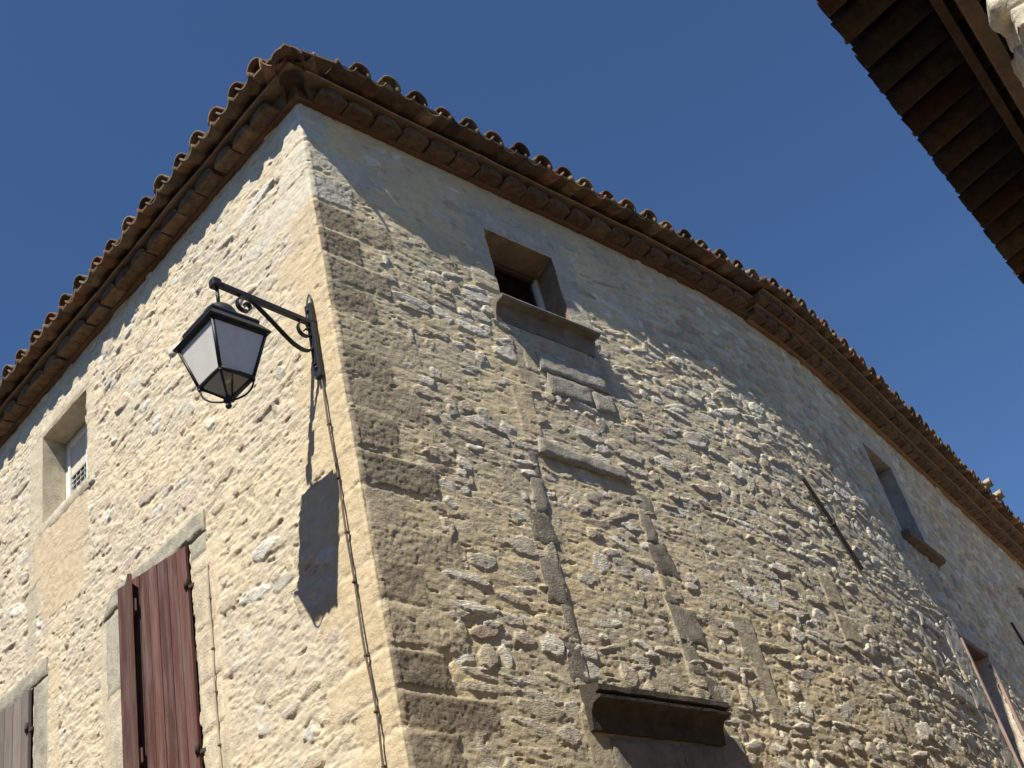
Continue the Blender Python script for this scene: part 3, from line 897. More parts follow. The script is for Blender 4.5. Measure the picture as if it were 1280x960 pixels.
# --- small walled-up niche and the tall opening at the far right
nb = empty("blocked_niche", WV(6.5, 4.9, 0), house)
tag(nb, "small walled-up niche with a stone lintel beside the tall far opening")
mb = MB(); slab(mb, [(6.28, 5.46), (6.80, 5.42), (6.82, 5.55), (6.30, 5.60)], .030, .12, (.37, .335, .28), seed=91); mb.build("lintel", M_STONE, nb)
mb = MB(); slab(mb, rect(6.16, 6.29, 4.98, 5.44), .012, .1, (.34, .30, .24), seed=92); mb.build("jamb", M_STONE, nb)
mb = MB(); slab(mb, [(6.26, 4.80), (6.86, 4.74), (6.88, 4.90), (6.28, 4.96)], .030, .12, (.38, .345, .285), seed=93); mb.build("sill", M_STONE, nb)

dw = empty("tall_window", WV(7.9, 2.2, 0), house)
tag(dw, "tall opening at the far right with faded red timber frame and a pale sunlit reveal")
s0, s1, z0, z1 = OPEN['door']
rb = MB(); reveal(rb, OPEN['door'], -.43, (.62, .55, .44), seed=5); rb.build("reveal", M_STONE, dw, fix=False)
mb = MB()
RED = (.36, .25, .20)
bar_on_wall(mb, s0 + .003, s0 + .05, z0, z1 - .05, -.02, .035, RED); bar_on_wall(mb, s0 + .075, s0 + .115, z0, z1 - .05, -.05, .015, (.36, .27, .21))
bar_on_wall(mb, s1 + .004, s1 + .085, z0, z1 - .002, .0, .032, RED); bar_on_wall(mb, s0 + .003, s1 - .003, z1 - .048, z1 - .004, -.10, .015, (.17, .10, .075))
mb.build("frame", M_WOOD, dw)
mb = MB(); bar_on_wall(mb, s0 - .01, s1 + .01, z0, z1, -.46, -.42, (.05, .045, .04)); mb.build("dark_backing", M_BEAM, dw)  # dark board added to stand in for the unlit interior
mb = MB(); mb.tube([WV(s0 + .26, z1 - .75, -.02), WV(s0 + .24, z1 - .95, .0), WV(s0 + .30, z1 - 1.10, -.01), WV(s0 + .33, z1 - 1.06, -.03)], .006, 6, (.12, .10, .08)); mb.build("wire", M_RUST, dw)
mb = MB(); slab(mb, rect(6.98, 7.49, 4.82, 5.72), .020, .1, (.40, .36, .29), seed=95); slab(mb, rect(7.08, 7.49, 3.6, 4.80), .014, .1, (.40, .35, .27), seed=96); mb.build("jamb", M_STONE, dw)
mb = MB(); slab(mb, rect(7.40, 8.55, 5.685, 5.86), .024, .1, (.42, .38, .31), seed=97); mb.build("lintel", M_STONE, dw)

# --- shuttered openings of the left front
def leaf(mb, hinge, ang, width, z0, z1, sgn, col, t=.028, planks=6, seed=0):
    """plank shutter leaf hinged at hinge=(S,h), opened by ang; sgn +1 runs to larger S"""
    rr = random.Random(seed)
    t0, n0, up = axes_at(hinge[0])
    d = (t0 * sgn * math.cos(ang) + n0 * math.sin(ang)).normalized()
    nrm = (n0 * math.cos(ang) - t0 * sgn * math.sin(ang)).normalized()
    o = WV(hinge[0], 0, hinge[1])
    x = 0
    ws = [rr.uniform(.8, 1.2) for _ in range(planks)]
    tot = sum(ws)
    for w in ws:
        ww = w / tot * width
        k = rr.uniform(.66, 1.25)
        c = o + d * (x + ww / 2) + nrm * (t / 2 + rr.uniform(0, .003)); c.z = (z0 + z1) / 2 + rr.uniform(-.004, .004)
        mb.box(c, (ww - .005, t, z1 - z0), (d, nrm, up), .003, tuple(q * k for q in col))
        x += ww
    # ledges on the inner side
    for z in (z1 - .22, z0 + .3, (z0 + z1) / 2):
        c = o + d * width / 2 - nrm * .012; c.z = z
        mb.box(c, (width * .92, .022, .09), (d, nrm, up), .003, col)
    return d, nrm, o


def hinges(win, d, nrm, o, zs, width):
    for z in zs:
        mb = MB()
        c = o + d * .012 + nrm * .035; c.z = z
        mb.tube([c - Vector((0, 0, .035)), c + Vector((0, 0, .035))], .013, 8, (.06, .045, .04))
        c2 = o - d * .03 + nrm * .02; c2.z = z - .03
        mb.box(c2, (.05, .02, .025), (d, nrm, Vector((0, 0, 1))), .004, (.06, .045, .04))
        mb.build("hinge", M_RUST, win)


w2 = empty("shuttered_window", WV(-2.1, 3.3, 0), house)
tag(w2, "tall opening of the left front whose dark red plank shutters stand ajar")
mb = MB(); slab(mb, [(-2.80, 5.80), (-1.50, 5.80), (-1.49, 5.945), (-2.66, 5.955)], .034, .12, (.38, .355, .29), seed=101); mb.build("lintel", M_STONE, w2)
mb = MB()
for i, (a, b, c, d) in enumerate(((-1.69, -1.50, 5.64, 5.795), (-1.69, -1.45, 5.52, 5.64), (-1.69, -1.44, 5.14, 5.51), (-1.69, -1.43, 4.80, 5.13), (-1.69, -1.44, 4.5, 4.79), (-1.69, -1.42, 4.1, 4.49), (-1.69, -1.43, 3.6, 4.09))):
    slab(mb, rect(a, b, c + .004, d - .004), .022, .22, (.585, .50, .38) if i else (.38, .355, .29), seed=110 + i, rough=.003)
mb.build("jamb", M_STONE, w2)
mb = MB()
for i, (a, b, c, d) in enumerate(((-2.78, -2.525, 5.20, 5.795), (-2.76, -2.525, 4.4, 5.19), (-2.78, -2.525, 3.6, 4.39))):
    slab(mb, rect(a, b, c + .004, d - .004), .020, .22, (.37, .345, .285) if i == 0 else (.54, .48, .385), seed=120 + i, rough=.003)
mb.build("jamb", M_STONE, w2)
RW = (.115, .048, .040)
mb = MB(); d, n_, o = leaf(mb, (-1.715, .004), R(10.5), .66, 3.35, 5.79, -1, RW, seed=4, planks=7); mb.build("shutter", M_WOOD, w2)
hinges(w2, d, n_, o, (5.52, 4.45), .66)
mb = MB(); d, n_, o = leaf(mb, (-2.505, .012), R(23), .41, 3.35, 5.79, 1, (.125, .06, .045), seed=9, planks=4); mb.build("shutter", M_WOOD, w2)
hinges(w2, d, n_, o, (5.30, 4.3), .44)
rb = MB(); reveal(rb, OPEN['w2'], -.3, (.50, .44, .34), seed=2); rb.build("reveal", M_STONE, w2, fix=False)

w3 = empty("shuttered_window", WV(-4.3, 3.3, 0), house)
tag(w3, "opening at the left edge with bare grey plank shutters")
mb = MB(); slab(mb, rect(-4.88, -3.62, 5.793, 5.925), .032, .12, (.34, .315, .26), seed=131); mb.build("lintel", M_STONE, w3)
mb = MB(); slab(mb, rect(-3.83, -3.63, 5.05, 5.785), .020, .2, (.36, .335, .28), seed=132); slab(mb, rect(-3.83, -3.62, 4.2, 5.045), .018, .2, (.44, .40, .33), seed=133); mb.build("jamb", M_STONE, w3)
GW = (.21, .18, .165)
mb = MB(); d, n_, o = leaf(mb, (-3.875, .006), R(4), .46, 3.35, 5.775, -1, GW, seed=14, planks=4); mb.build("shutter", M_WOOD, w3)
hinges(w3, d, n_, o, (5.50,), .4)
mb = MB(); d, n_, o = leaf(mb, (-4.74, .006), R(3), .38, 3.35, 5.775, 1, GW, seed=15, planks=4); mb.build("shutter", M_WOOD, w3)
rb = MB(); reveal(rb, OPEN['w3'], -.3, (.45, .41, .33), seed=2); rb.build("reveal", M_STONE, w3, fix=False)

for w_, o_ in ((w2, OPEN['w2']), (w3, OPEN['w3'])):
    mb = MB(); bar_on_wall(mb, o_[0] - .01, o_[1] + .01, o_[2], o_[3] + .01, -.34, -.30, (.05, .04, .035)); mb.build("dark_backing", M_BEAM, w_)  # dark board added so no sky shows through the opening

# --- iron anchor bars let into the right front
for (a, b) in (((4.77, 6.47), (5.22, 5.71)), ((10.58, 6.58), (10.98, 5.85))):
    mb = MB()
    p = WV(a[0], a[1], .035); q = WV(b[0], b[1], .035)
    t0, n0, up = axes_at(a[0])
    mb.tube([p, p.lerp(q, .5) + n0 * .004, q], .02, flat=(.024, .034), side=n0, col=(.045, .033, .028))
    mb.box(p.lerp(q, .5) - n0 * .02, (.03, .09, .03), (t0, n0, up), .004, (.075, .05, .04))
    mb.build("wall_anchor", M_RUST, house)


# ------------------------------------------------------------------ eaves
def tile(mb, p, d, n_up, side, L_, r0, r1, col, arch=True, th=.013, n=9, spread=math.pi, seg=2):
    """canal tile: p lower end on the axis, d axis direction, r0 lower and r1 upper radius; arch=True is a cover, else a pan"""
    sg = 1 if arch else -1
    rings = []
    for k in range(seg + 1):
        t = k / seg
        r = r0 + (r1 - r0) * t
        c = p + d * L_ * t
        for rr in (r, r - th):
            rings.append([c + side * (math.cos(a) * rr) + n_up * (sg * math.sin(a) * rr) for a in [(math.pi - spread) / 2 + spread * i / (n - 1) for i in range(n)]])
    V = [q for rg in rings for q in rg]
    F = []
    def id(k, io, i): return (k * 2 + io) * n + i
    for k in range(seg):
        for i in range(n - 1):
            F.append((id(k, 0, i), id(k, 0, i + 1), id(k + 1, 0, i + 1), id(k + 1, 0, i)))
            F.append((id(k, 1, i), id(k + 1, 1, i), id(k + 1, 1, i + 1), id(k, 1, i + 1)))
        F.append((id(k, 0, 0), id(k + 1, 0, 0), id(k + 1, 1, 0), id(k, 1, 0)))
        F.append((id(k, 0, n - 1), id(k, 1, n - 1), id(k + 1, 1, n - 1), id(k + 1, 0, n - 1)))
    for i in range(n - 1):
        F.append((id(0, 0, i), id(0, 1, i), id(0, 1, i + 1), id(0, 0, i + 1)))
        F.append((id(seg, 0, i), id(seg, 0, i + 1), id(seg, 1, i + 1), id(seg, 1, i)))
    mb.add(V, F, col, smooth=True)


def shade(c, k):
    return tuple(x * k for x in c)


def tcol(rr, k=1.0):
    base_ = rr.choice([(.19, .115, .065), (.24, .15, .085), (.21, .105, .06), (.26, .185, .105), (.15, .105, .07), (.28, .145, .08), (.13, .095, .07), (.17, .125, .08)])
    j = rr.uniform(.5, .95) * k
    return tuple(c * j for c in base_)


SLOPE = .27
rr = random.Random(21)
tiles = MB(); corn = MB(); lobes = MB()
PITCH = .25


def swept(mb, S_list, prof, col, wob=.004, ends=True):
    """profile (h,z) swept along the front through the corner (mitred)"""
    k = len(prof); rows = []
    for S in S_list:
        row = []
        for (h, z) in prof:
            if S is None:
                # mitre at the corner
                m = (nL + nR); m = m / (1 + nL @ nR)
                q = CO + m * h
                row.append((q[0], q[1], z))
            else:
                w = wob * float(fbm(np.array([S * 5.]), np.array([z * 9 + h * 7]), 3)[0])
                row.append(tuple(W(S, z + w, h + w)))
        rows.append(row)
    V = [p for r in rows for p in r]; F = []
    for i in range(len(rows) - 1):
        for j in range(k):
            F.append((i * k + j, (i + 1) * k + j, (i + 1) * k + (j + 1) % k, i * k + (j + 1) % k))
    if ends:
        F.append(tuple(range(k))); F.append(tuple((len(rows) - 1) * k + j for j in range(k)))
    cols = []
    for r in rows:
        for p in r:
            tn = 1 + .22 * hnoise(p, 6)
            cols.append(tuple(c * tn for c in col))
    mb.add(V, F, cols)


def srange(a, b, d, gap=.0):
    out = list(np.arange(a, -gap - 1e-6, d)) + [None] + list(np.arange(gap, b, d))
    return [None if (x is None or abs(x) < 1e-4) else float(x) for x in out if x is None or abs(x) > gap - 1e-6]


SA = [s for s in srange(-7, 5.0, .12, .14)] + [5.0]
SB = [float(x) for x in np.arange(5.0, 16.01, .15)]
# one row of genoise on the near part, two on the far part
swept(corn, SA, [(-.03, H), (.045, H + .003), (.05, H + .022), (-.03, H + .024)], (.17, .095, .06), .006)
swept(corn, SA, [(-.03, H + .0245), (.050, H + .026), (.075, H + .122), (-.03, H + .12)], (.14, .095, .06), .007)
swept(corn, SA, [(-.03, H + .128), (.180, H + .129), (.185, H + .140), (.15, H + .150), (-.03, H + .153)], (.25, .18, .12), .006)
H2 = H - .045
swept(corn, SB, [(-.03, H2), (.045, H2 + .003), (.05, H2 + .028), (-.03, H2 + .03)], (.30, .17, .10), .004)
swept(corn, SB, [(-.03, H2 + .03), (.05, H2 + .032), (.07, H2 + .105), (-.03, H2 + .108)], (.14, .10, .065), .004)
swept(corn, SB, [(-.03, H2 + .109), (.17, H2 + .110), (.175, H2 + .130), (-.03, H2 + .133)], (.24, .165, .11), .004)
swept(corn, SB, [(-.03, H2 + .134), (.16, H2 + .135), (.18, H2 + .205), (-.03, H2 + .207)], (.14, .10, .065), .004)
swept(corn, SB, [(-.03, H2 + .208), (.285, H2 + .209), (.29, H2 + .228), (-.03, H2 + .232)], (.24, .165, .11), .004)


def genoise_row(s0, s1, z, h_out, pitch, r):
    """half round tiles bedded solid in mortar, mouths outward"""
    s = s0; m = 11
    while s < s1:
        t0, n0, up = axes_at(s)
        sj = s + rr.uniform(-.008, .008)
        rj = r * rr.uniform(.94, 1.05); dz = rr.uniform(-.004, .004)
        hh_ = [-.02, h_out * .55, h_out + rr.uniform(-.008, .008), h_out + .004]
        V = []; Cc = []
        k1 = rr.uniform(.75, 1.25); ct = shade((.15, .098, .062), k1); cm = shade((.115, .078, .05), rr.uniform(.7, 1.2))
        for q, (h_, f_) in enumerate(zip(hh_, (1, 1, 1, .86))):
            for i in range(m):
                a = math.pi * i / (m - 1)
                p = WV(sj, z + dz, h_) + t0 * math.cos(a) * rj * f_ + up * math.sin(a) * .092 * f_
                w = .004 * hnoise(p, 14)
                V.append(p + n0 * w + up * w); Cc.append(ct if q < 3 else cm)
        F = [(q * m + i, q * m + i + 1, (q + 1) * m + i + 1, (q + 1) * m + i) for q in range(3) for i in range(m - 1)]
        F += [(q * m, (q + 1) * m, (q + 1) * m + m - 1, q * m + m - 1) for q in range(3)]
        V.append(WV(sj, z + dz + .035, hh_[3] + .010)); Cc.append(cm)
        F += [(3 * m + i, 3 * m + i + 1, 4 * m) for i in range(m - 1)] + [(4 * m - 1, 3 * m, 4 * m)]
        lobes.add(V, F, Cc, smooth=False)
        s += pitch * rr.uniform(.96, 1.05)


genoise_row(-6.9, -.14, H + .025, .150, .238, .112)
genoise_row(.20, 4.95, H + .025, .150, .238, .112)
genoise_row(5.10, 15.9, H2 + .032, .14, .22, .10)
genoise_row(5.05, 15.9, H2 + .137, .25, .22, .10)
# corner tile of the genoise, laid on the diagonal
diag = Vector((*(nL + nR), 0)).normalized()
tile(lobes, Vector((CO[0], CO[1], H + .032)) + diag * .19, -diag, Vector((0, 0, 1)), Vector((-diag.y, diag.x, 0)), .25, .085, .08, tcol(rr, .8), True)


def roof_tiles(s0, s1, out, z, rows=3, lim=None, pitch=PITCH):
    s = s0
    while s < s1:
        t0, n0, up = axes_at(s)
        d = (-n0 + up * SLOPE).normalized(); nu = t0.cross(d); nu = nu if nu.z > 0 else -nu
        for k in range(rows):
            L_ = .42
            hz = lim(s) if lim else 9
            if k * .33 > hz: break
            jit = rr.uniform(-.012, .010) if k == 0 else 0
            o = out - .33 * k
            p = WV(s, z + .33 * SLOPE * k + .012 * k + rr.uniform(-.006, .006), o + jit) + nu * .088
            tile(tiles, p, (d + t0 * rr.uniform(-.03, .03)).normalized(), nu, t0, min(L_, hz + .3 - k * .33), .088, .105, tcol(rr), False, n=9, spread=2.7)
            p2 = WV(s + pitch / 2 + rr.uniform(-.012, .012), z + .060 + .33 * SLOPE * k + .012 * k + rr.uniform(-.01, .012), o - .004 + rr.uniform(-.016, .014)) + nu * 0
            tile(tiles, p2, (d + t0 * rr.uniform(-.06, .06) + up * rr.uniform(-.02, .03)).normalized(), nu, t0, min(L_, hz + .3 - k * .33), rr.choice([.086, .09, .094]), .076, tcol(rr), True, n=9, spread=3.0)
            if k == 0:
                # pale mortar stuffed under the cover, well inside the mouth
                q = p2 + d * rr.uniform(.05, .09)
                vs = [q + t0 * math.cos(math.pi * i / 8) * .084 + nu * math.sin(math.pi * i / 8) * .082 for i in range(9)]
                corn.add(vs, [tuple(range(9))], shade((.36, .29, .21), rr.uniform(.5, 1.1)))
        s += pitch * rr.uniform(.965, 1.035)


ZT = H + .152
roof_tiles(-6.95, -.16, .29, ZT, lim=lambda s: abs(s) * .9 + .05)
roof_tiles(.22, 4.95, .315, ZT, lim=lambda s: abs(s) * .9 + .05)
roof_tiles(5.05, 15.8, .365, H2 + .232)
for s_ in (11.6, 12.1):
    t0, n0, up = axes_at(s_)
    tile(tiles, WV(s_, H2 + .40, .44), (-n0 + t0 * .35 + up * .05).normalized(), up, t0, .42, .09, .08, (.36, .28, .19), True)
# hip: tiles on the corner diagonal
up = Vector((0, 0, 1))
dd = (-diag + up * SLOPE * .707).normalized(); sd = Vector((-diag.y, diag.x, 0)); nu = sd.cross(dd); nu = nu if nu.z > 0 else -nu
cp = Vector((CO[0], CO[1], ZT))
tile(tiles, cp + diag * .31 + up * -.05, dd, nu, sd, .30, .112, .10, (.15, .09, .06), True, n=11)
for k in range(1, 14):
    tile(tiles, cp + diag * (.30 - .30 * k) + up * (-.04 + .30 * .707 * SLOPE * k), dd, nu, sd, .45, .115, .10, tcol(rr), True, n=11)
tile(tiles, cp + diag * .345 + Vector((*dL, 0)) * .13 + up * .088, (dd + Vector((*dL, 0)) * .2).normalized(), nu, sd, .45, .10, .11, (.26, .13, .08), False, spread=2.8, n=11)
tile(tiles, cp + diag * .32 + Vector((*dR, 0)) * .13 + up * .09, (dd + Vector((*dR, 0)) * .2).normalized(), nu, sd, .45, .095, .11, (.20, .12, .07), False, spread=2.8, n=11)
# roof deck under the tiles, ridge and back slope
def zroof(h, z=ZT): return z + .02 + (.30 - h) * SLOPE
EA = [(-7.0, .12), (-3.0, .12)] ; deck = MB()
eL = [W(s, zroof(.10), .10) for s in np.linspace(-7, -.1, 8)]
mcorner = (nL + nR) / (1 + nL @ nR)
cpt = np.array([*(CO + mcorner * .10), zroof(.10)])
eR = [W(s, zroof(.10), .10) for s in np.linspace(.1, 16, 22)]
hip = np.array([*(CO - mcorner * 3.8), zroof(-3.8)])
rid = [hip] + [W(s, zroof(-3.8), -3.8) for s in np.linspace(4.4, 16, 16)]
V = [*eL, cpt]; n = len(V)
deck.add(V + [hip], [(i, i + 1, n) for i in range(n - 1)], (.25, .15, .09))
V1 = [cpt, *eR]; V2 = [rid[min(len(rid) - 1, max(0, int(round((i - 5) * (len(rid) - 1) / (len(V1) - 6)))))] for i in range(len(V1))]
n = len(V1)
deck.add(V1 + V2, [(i, i + 1, n + i + 1, n + i) for i in range(n - 1)], (.25, .15, .09))
lowL = np.array([*(W(-7, 0, -8)[:2]), 8.5]); lowR = np.array([*(W(16, 0, -8)[:2]), 8.5])
deck.add([eL[0], hip, lowL, rid[-1], lowR], [(0, 1, 2), (1, 3, 4, 2)], (.25, .15, .09))
for sl, o_, z_ in (([q for q in SA if q is not None and q < -.1], .280, ZT), ([q for q in SA if q is not None and q > .1], .305, ZT), (SB, .350, H2 + .232)):
    swept(corn, sl, [(-.03, z_ + .10), (o_, z_ + .040), (o_ + .004, z_ + .058), (-.03, z_ + .13)], (.16, .11, .075), .004)
cq = [W(-.14, 0, .280), [*(CO + (nL + nR) / (1 + nL @ nR) * .255), 0], W(.14, 0, .305), [CO[0] - nL[0] * .1, CO[1] - nL[1] * .1, 0]]
corn.add([(p[0], p[1], ZT + .042) for p in cq] + [(p[0], p[1], ZT + .062) for p in cq], [(0, 1, 2, 3), (4, 5, 6, 7), (0, 1, 5, 4), (1, 2, 6, 5), (2, 3, 7, 6), (3, 0, 4, 7)], (.16, .11, .075))
roof = tiles.build("tiled_roof", M_TILE, house)
deck.build("roof_deck", M_TILE, roof, fix=False)
cor = corn.build("eaves_cornice", M_MORT, house)
lobes.build("cornice_tiles", M_TILE, cor)

# ------------------------------------------------------------------ street lantern on its bracket
LS = -.168
p0, _n = base(np.array([LS]))
lroot = empty("street_lantern", WV(LS, 6.07, .03))
tag(lroot, "black four-sided street lantern with opal panes hanging from a scrolled iron wall bracket", "street lantern")
tL = Vector((-dL[0], -dL[1], 0)); oL = Vector((nL[0], nL[1], 0)); ZU = Vector((0, 0, 1))


def LP(a, off, z):
    """lantern frame: a along the wall to the corner, off outward, z up"""
    return Vector((p0[0][0], p0[0][1], 0)) + tL * a + oL * off + ZU * z


BLK = (.018, .018, .020)
AX = (tL, oL, ZU)
mb = MB()
mb.box(LP(0.005, .04, 6.345), (.055, .028, .56), AX, .003, BLK)
mb.box(LP(0.0, .04, 6.50), (.07, .034, .05), AX, .004, BLK)
for z in (6.57, 6.13): mb.lathe(LP(.005, .055, z), [(.0, .012), (.012, .008), (.014, 0), (0, -.012)], 8, BLK)
mb.build("wall_plate", M_IRON, lroot)
mb = MB()
a = LP(0, .05, 6.485); b = LP(0, .70, 6.525)
dv = (b - a).normalized(); nv = tL.cross(dv)
mb.box((a + b) / 2, (.030, (b - a).length, .036), (tL, dv, nv), .003, BLK)
mb.box(LP(0, .70, 6.522), (.056, .056, .062), AX, .012, BLK)
mb.build("bracket_arm", M_IRON, lroot)


def smooth_path(pts, n=8):
    out = []
    P_ = [np.array(p, float) for p in pts]
    P_ = [2 * P_[0] - P_[1]] + P_ + [2 * P_[-1] - P_[-2]]
    for i in range(1, len(P_) - 2):
        for t in np.linspace(0, 1, n, endpoint=False):
            out.append(.5 * ((2 * P_[i]) + (-P_[i - 1] + P_[i + 1]) * t + (2 * P_[i - 1] - 5 * P_[i] + 4 * P_[i + 1] - P_[i + 2]) * t ** 2 + (-P_[i - 1] + 3 * P_[i] - 3 * P_[i + 1] + P_[i + 2]) * t ** 3))
    out.append(P_[-2])
    return out


brace = [(.512, 6.445), (.487, 6.452), (.474, 6.428), (.492, 6.397), (.527, 6.390), (.556, 6.410), (.560, 6.450), (.535, 6.488), (.490, 6.497), (.445, 6.480), (.337, 6.391), (.248, 6.311), (.188, 6.266), (.123, 6.246), (.075, 6.262), (.05, 6.30)]
sc2 = [(.098, 6.408), (.078, 6.428), (.056, 6.424), (.052, 6.396), (.074, 6.370), (.108, 6.364), (.135, 6.384), (.142, 6.420), (.124, 6.462), (.10, 6.478)]
mb = MB()
mb.tube([LP(0, o_, z_) for o_, z_ in smooth_path(brace)], 0, flat=(.028, .009), side=tL, col=BLK)
mb.tube([LP(0, o_, z_) for o_, z_ in smooth_path(sc2)], 0, flat=(.026, .008), side=tL, col=BLK)
mb.tube([LP(0, o_, z_) for o_, z_ in smooth_path([(.05, 6.30), (.052, 6.25), (.056, 6.16)])], 0, flat=(.026, .009), side=tL, col=BLK)
mb.build("scroll", M_IRON, lroot)
LO = .69
mb = MB(); mb.tube([LP(0, LO, 6.50), LP(0, LO, 6.36)], .011, 8, BLK); mb.build("hanging_rod", M_IRON, lroot)
# body
zt, zb, zk = 6.085, 5.805, 5.672
ra, rb_ = .170, .103
SQ = [(-1, 1), (1, 1), (1, -1), (-1, -1)]


def ringq(r, z): return [LP(sx * r, LO + sy * r, z) for sx, sy in SQ]


def frustum(mb, levels, col, close=(False, False)):
    V = [p for (r, z) in levels for p in ringq(r, z)]
    F = []
    for i in range(len(levels) - 1):
        for j in range(4):
            F.append((i * 4 + j, i * 4 + (j + 1) % 4, (i + 1) * 4 + (j + 1) % 4, (i + 1) * 4 + j))
    if close[0]: F.append((3, 2, 1, 0))
    if close[1]: k = (len(levels) - 1) * 4; F.append((k, k + 1, k + 2, k + 3))
    mb.add(V, F, col)


hat = MB()
frustum(hat, [(.160, zt + .001), (.190, zt + .003), (.196, zt + .012), (.190, zt + .024), (.150, zt + .085), (.155, zt + .10), (.150, zt + .115), (.09, zt + .175)], BLK, (True, True))
hat.lathe(LP(0, LO, zt + .16), [(.10, -.02), (.105, .0), (.10, .03), (.085, .065), (.055, .095), (.025, .11), (.0, .115)], 18, BLK)
hat.build("lantern_roof", M_IRON, lroot)
rf = MB(); frustum(rf, [(.148, zt - .012), (.148, zt - .004)], (.75, .74, .72), (True, True)); rf.build("added_reflector", M_FRAME, lroot)  # white plate added under the lantern roof to brighten the panes
fr = MB()
top = ringq(ra, zt); bot = ringq(rb_, zb)
for j in range(4):
    fr.tube([top[j], bot[j]], .011, 6, BLK)
    fr.tube([bot[j], bot[(j + 1) % 4]], .013, 6, BLK); fr.tube([top[j], top[(j + 1) % 4]], .012, 6, BLK)
    k = LP(0, LO, zk + .02)
    fr.tube([bot[j], bot[j].lerp(k, .5) , k], .0075, 6, BLK)
    mid = (bot[j] + bot[(j + 1) % 4]) / 2
    fr.lathe(bot[j] - ZU * .012, [(0, -.016), (.010, -.010), (.012, 0), (0, .01)], 8, BLK)
fr.build("lantern_frame", M_IRON, lroot)
fin = MB()
fin.lathe(LP(0, LO, zk), [(0, -.040), (.013, -.034), (.018, -.022), (.013, -.008), (.008, -.002), (.022, .006), (.026, .018), (.020, .032), (0, .036)], 12, BLK)
for sx, sy in ((-1, 1), (1, -1)):
    pts = [(.103, zb - .006), (.100, zb - .04), (.089, zb - .075), (.066, zb - .104), (.038, zb - .117), (.012, zk + .008)]
    fin.tube([LP(sx * r_, LO + sy * r_, z_) for r_, z_ in smooth_path(pts, 5)], .006, 6, BLK)
fin.build("finial", M_IRON, lroot)
for j in range(4):
    g = MB()
    a0, a1 = top[j], top[(j + 1) % 4]; b0, b1 = bot[j], bot[(j + 1) % 4]
    cen = LP(0, LO, 5.95)
    ins = .003
    q = [b0, b1, a1, a0]; q2 = [v.lerp(cen, .03) for v in q]
    g.add(q + q2, [(0, 1, 2, 3), (7, 6, 5, 4), (0, 4, 5, 1), (1, 5, 6, 2), (2, 6, 7, 3), (3, 7, 4, 0)], (.5, .5, .5))
    g.build("glass_pane", M_OPAL, lroot)
for j in range(4):
    g = MB(); k = LP(0, LO, zk + .022)
    g.add([bot[j], bot[(j + 1) % 4], k], [(0, 1, 2)], (.5, .5, .5)); g.build("lower_pane", M_GLASS, lroot, fix=False)
bl_ = MB(); bl_.lathe(LP(0, LO, 5.86), [(.0, -.05), (.025, -.04), (.034, -.01), (.03, .03), (.018, .07), (.018, .20)], 12, (.6, .6, .58)); bl_.build("bulb", M_FRAME, lroot)
mb = MB(); mb.tube([LP(*p) for p in smooth_path([(0, .055, 6.50), (-.012, .045, 6.60), (-.004, .035, 6.68), (.012, .03, 6.71), (.022, .03, 6.67), (.024, .035, 6.58), (.02, .05, 6.50)], 6)], .006, 6, (.05, .05, .05)); mb.build("cable_loop", M_CABLE, lroot)

# ------------------------------------------------------------------ cable clipped down the corner
cr = empty("electric_cable", WV(-.139, 3.3, .03))
tag(cr, "thin brown electric cable clipped down the pale left front below the lantern bracket", "cable", "electric cables on the left front")
path = [(-.158, 6.10), (-.150, 5.90), (-.150, 5.59), (-.147, 5.353), (-.142, 5.133), (-.146, 4.882), (-.145, 4.597), (-.141, 4.277), (-.133, 3.975), (-.139, 3.70), (-.14, 3.3), (-.15, 1.0), (-.14, .2)]
mb = MB(); mb.tube([WV(s_, z_, .036 + .004 * math.sin(z_ * 9)) for s_, z_ in smooth_path(path, 8)], .0062, 6, (.12, .09, .065)); mb.build("cable", M_CABLE, cr)
for (s_, z_) in ((-.150, 5.72), (-.147, 5.353), (-.144, 5.0), (-.145, 4.70), (-.141, 4.277), (-.133, 3.975), (-.139, 3.70), (-.15, 1.0)):
    mb = MB(); mb.box(WV(s_, z_, .034), (.022, .022, .012), AX, .003, (.07, .055, .045)); mb.build("cable_clip", M_CABLE, cr)

cr = empty("electric_cable", WV(-1.44, 3.3, .03))
tag(cr, "thin cream painted cable running down the wall beside the dark red shutters", "cable", "electric cables on the left front")
path = [(-1.485, 5.539), (-1.487, 5.455), (-1.489, 5.237), (-1.501, 4.824), (-1.508, 4.53), (-1.504, 4.268), (-1.44, 3.3), (-1.44, 0.3)]
mb = MB(); mb.tube([WV(s_, z_, .030 + .003 * math.sin(z_ * 11)) for s_, z_ in smooth_path(path, 8)], .0062, 6, (.42, .35, .25)); mb.build("cable", M_CABLE, cr)
for z_ in (5.30, 4.97, 4.70, 4.38):
    s_ = float(np.interp(z_, [p[1] for p in path[::-1]], [p[0] for p in path[::-1]]))
    mb = MB(); mb.box(WV(s_, z_, .028), (.022, .020, .012), AX, .003, (.20, .16, .11)); mb.build("cable_clip", M_CABLE, cr)

# ------------------------------------------------------------------ the house across the lane
A0 = Vector((1.81304916, 3.92788929, 6.0)); vv = Vector((.48481, .87462, 0)); nn = Vector((.87462, -.48481, 0))
opp = empty("opposite_house", (A0 + nn * .6 + vv * .4) * 1.0 - Vector((0, 0, A0.z)))
tag(opp, "house across the lane, only its dark overhanging tile eave and timber beams showing overhead", "house")


def OP(n_, v_, z): return Vector((A0.x, A0.y, 0)) + nn * n_ + vv * v_ + ZU * z


